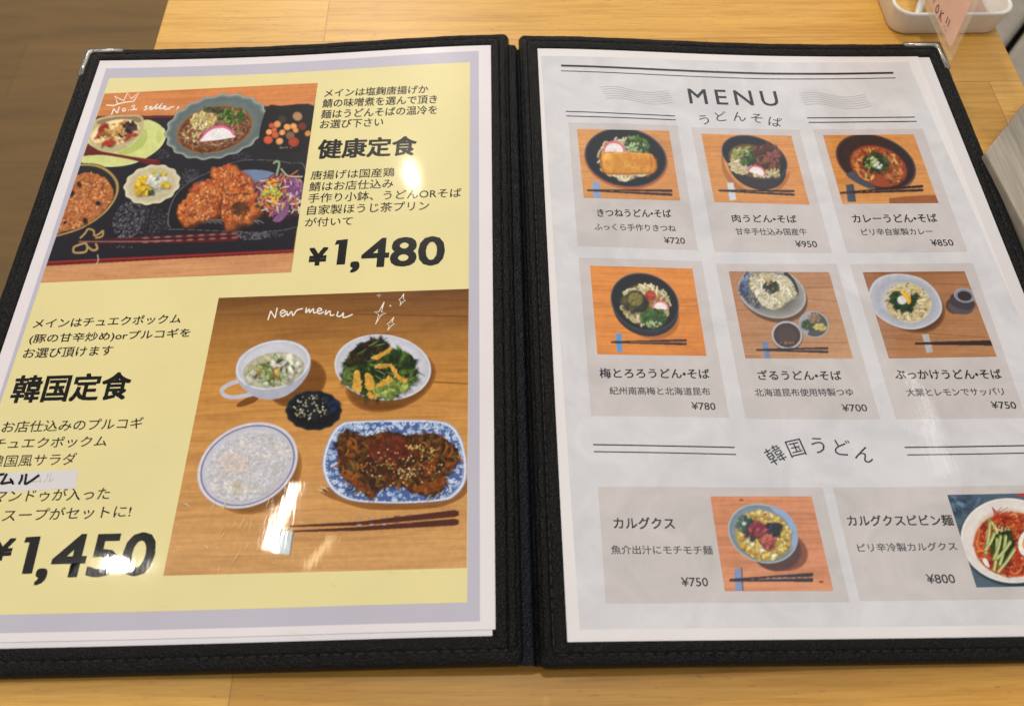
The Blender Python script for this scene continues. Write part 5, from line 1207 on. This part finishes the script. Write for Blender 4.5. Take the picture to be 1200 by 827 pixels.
t.flakes(ell(600, 330, 100, 60, 10), 90, 15, [ink((150, 44, 26)), ink((176, 66, 36)), ink((196, 100, 54))], 2); t.flakes(ell(560, 460, 70, 110, 0), 60, 28, [ink((62, 72, 40)), ink((52, 52, 32))], 2.4)
for x0, y0, x1, y1 in ((470, 290, 440, 520), (500, 380, 440, 500), (520, 420, 500, 640), (545, 400, 500, 560), (580, 400, 540, 600), (640, 490, 530, 650), (610, 440, 520, 560), (480, 300, 520, 380)):
    t.stroke([(x0, y0), ((x0 + x1) / 2 + 8, (y0 + y1) / 2), (x1, y1)], 22, ink((120, 136, 70)), smooth=4); t.stroke([(x0 + 4, y0 + 6), ((x0 + x1) / 2 + 10, (y0 + y1) / 2), (x1 + 3, y1 - 5)], 13, ink((196, 200, 140)), smooth=4)
for k in range(12): x = 500 + rnd.uniform(-10, 60); t.stroke([(x, 300 + rnd.uniform(-30, 30)), (x + rnd.uniform(-20, 20), 250), (x + rnd.uniform(-40, 60), 210 + rnd.uniform(-20, 40))], 4, ink((160, 50, 34)), smooth=4)
t.flakes(ell(560, 350, 60, 20), 40, 5, [ink((224, 196, 140))], 1.4); t.disc(735, 450, 66, 92, 10, [(1, ink((206, 196, 186))), (.95, ink((238, 232, 226))), (.6, ink((238, 230, 220))), (.58, ink((222, 170, 70)))], 30)
t.poly([(420, 560), (450, 560), (470, 615), (440, 600)], ink((220, 226, 220)), smooth=3)
t.build('toppings', 'food')
Pic.cur.finish(); Pic.cur = None

# ================================================================== THINGS BESIDE THE MENU
# white caddy: a rounded plastic ring standing on the table
cd = empty('card_caddy', (240, 370, TABLE_Z))
tag(cd, 'white plastic card caddy with rounded corners at the table back', 'caddy')
def ring_pts(x0, x1, y0, y1, r, n=8):
    P = []
    for cx, cy, a0 in ((x1 - r, y0 + r, -90), (x1 - r, y1 - r, 0), (x0 + r, y1 - r, 90), (x0 + r, y0 + r, 180)):
        for i in range(n + 1): a = math.radians(a0 + 90 * i / n); P.append((cx + r * math.cos(a), cy + r * math.sin(a)))
    return P
prof = [(3.5, TABLE_Z + .1), (1.2, TABLE_Z + .1), (0.3, TABLE_Z + 1.2), (-1.6, 8.6), (-1.9, 9.6), (-1.2, 10.2), (-.2, 10.0), (0.3, 9.2), (2.6, TABLE_Z + 2.0), (3.5, TABLE_Z + 1.4)]
V, F = [], []; n = len(ring_pts(0, 1, 0, 1, .1))
for ins, z in prof:
    for x, y in ring_pts(210.5 + ins, 272.5 - ins, 317.0 + ins, 421 - ins, 9 - min(ins, 4) * .6): V.append((x, y, z))
m = len(prof)
for k in range(m):
    for i in range(n): F.append([k * n + i, k * n + (i + 1) % n, ((k + 1) % m) * n + (i + 1) % n, ((k + 1) % m) * n + i])
link('caddy_rim', mesh_mm(V, F), WHITE_PLASTIC, cd)
link('crossbar', prism([(213, 366), (270, 366), (270, 370), (213, 370)], TABLE_Z + .2, TABLE_Z + 3, .6, 2), WHITE_PLASTIC, cd)

def tube(P, r, n=14):
    V, F = [], []; P = [np.array(p, float) for p in P]
    for i, p in enumerate(P):
        d = P[min(i + 1, len(P) - 1)] - P[max(i - 1, 0)]; d /= np.linalg.norm(d); a = np.cross(d, (0, 0, 1.)); a /= np.linalg.norm(a); b = np.cross(a, d)
        rr = r[i] if isinstance(r, (list, tuple)) else r
        for k in range(n): th = 2 * math.pi * k / n; V.append(tuple(p + rr * (a * math.cos(th) + b * math.sin(th))))
    for i in range(len(P) - 1):
        for k in range(n): F.append([i * n + k, i * n + (k + 1) % n, (i + 1) * n + (k + 1) % n, (i + 1) * n + k])
    F += [list(range(n))[::-1], [(len(P) - 1) * n + k for k in range(n)]]
    return mesh_mm(V, F)
pn = link('pen', tube([(225.5, 323, -2.6), (226.2, 324.5, -2.4), (230, 333, -1.6), (246, 369, 4.6), (262, 405, 10.8)], [.5, 1.5, 2.0, 2.0, 1.9]), WHITE_PLASTIC)
tag(pn, 'white pen lying slanted inside the caddy beside the pink card', 'pen')

# laminated pink card standing in the caddy, its lower corner out over the menu's corner
T = np.array([222.2, 272.4, 15.0]); A = np.array([225.0, 327.0, 10.0])
e1 = (A - T); e1 /= np.linalg.norm(e1); e2 = np.array([-2.2, 3.6, 34.0]); e2 -= e1 * (e2 @ e1); e2 /= np.linalg.norm(e2); e3 = np.cross(e1, e2)
if e3[0] > 0: e3 = -e3                                    # e3 points at the reader's side
def cardpt(u, v, h): return tuple(T + e1 * u + e2 * v + e3 * h)
CARDW, CARDH = 128.0, 92.0
ca_ = empty('pink_card', tuple(T)); tag(ca_, 'laminated pink card standing in the white caddy with handwriting', 'card')
def slab(name, u0, u1, v0, v1, h0, h1, mat, cut=0.0):
    q = [(u0 + cut, v0), (u1, v0), (u1, v1), (u0, v1), (u0, v0 + cut)] if cut else [(u0, v0), (u1, v0), (u1, v1), (u0, v1)]
    k = len(q); V = [cardpt(u, v, h0) for u, v in q] + [cardpt(u, v, h1) for u, v in q]
    F = [list(range(k))[::-1], list(range(k, 2 * k))] + [[i, (i + 1) % k, k + (i + 1) % k, k + i] for i in range(k)]
    return link(name, mesh_mm(V, F, False), mat, ca_)
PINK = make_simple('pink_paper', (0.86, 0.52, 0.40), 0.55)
slab('pink_paper', 5.5, CARDW - 6, 4.0, CARDH - 6, -.10, .10, PINK, 1.5)
slab('laminate', 0, CARDW, 0, CARDH, -.28, .28, make_clear('clear_laminate', (0.85, 0.72, 0.58), 0.16), 1.0)
INKM = make_simple('black_marker', (0.02, 0.017, 0.02), 0.5)
def scribble(strokes, w):
    V, F = [], []
    for st in strokes:
        b = len(V)
        for i, p in enumerate(st):
            q0, q1 = st[max(0, i - 1)], st[min(len(st) - 1, i + 1)]; dx, dy = q1[0] - q0[0], q1[1] - q0[1]; l = math.hypot(dx, dy) or 1
            for k in (-1, 1): V.append(cardpt(p[0] - dy / l * w / 2 * k, p[1] + dx / l * w / 2 * k, .36))
        F += [[b + 2 * i, b + 2 * i + 1, b + 2 * i + 3, b + 2 * i + 2] for i in range(len(st) - 1)]
    link('handwritten_word', mesh_mm(V, F, False), INKM, ca_)
# reading direction runs from the far end towards the near corner (u falls)
def L(u, v): return (u, v)
scribble([[L(34.5 + 1.7 * math.cos(a), 7.6 + 1.9 * math.sin(a)) for a in [i * .57 for i in range(12)]],
          [L(29.6, 10.2), L(29.0, 5.6)], [L(26.2, 10.6), L(29.2, 8.0), L(25.4, 6.0)], [L(20.6, 12.0), L(20.2, 8.6)], [L(17.6, 12.4), L(17.0, 8.9)],
          [L(20.4, 7.0), L(20.2, 6.4)], [L(17.0, 6.8), L(16.8, 6.2)], [L(43.5, 9.4), L(41.0, 8.6), L(41.4, 7.0)], [L(48, 9), L(47, 6)], [L(53, 9.5), L(51, 8), L(52, 6)]], .62)

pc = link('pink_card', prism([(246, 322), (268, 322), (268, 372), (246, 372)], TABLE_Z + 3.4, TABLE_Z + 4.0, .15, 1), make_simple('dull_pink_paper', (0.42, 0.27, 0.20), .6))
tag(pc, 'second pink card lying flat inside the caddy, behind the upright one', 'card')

# grey wood-grain octagonal tray whose corner comes in at the right
tr = empty('serving_tray', (300, 210, TABLE_Z))
tag(tr, 'grey wood grain tray, its corner on the table beside the menu', 'tray')
oc = [(229.5, 221), (281, 277), (356, 281), (404, 232), (404, 162), (352, 108), (283, 104), (235.5, 152)]
link('tray_board', prism(oc, TABLE_Z + .1, 4.8, .8, 2), GREYWOOD, tr)
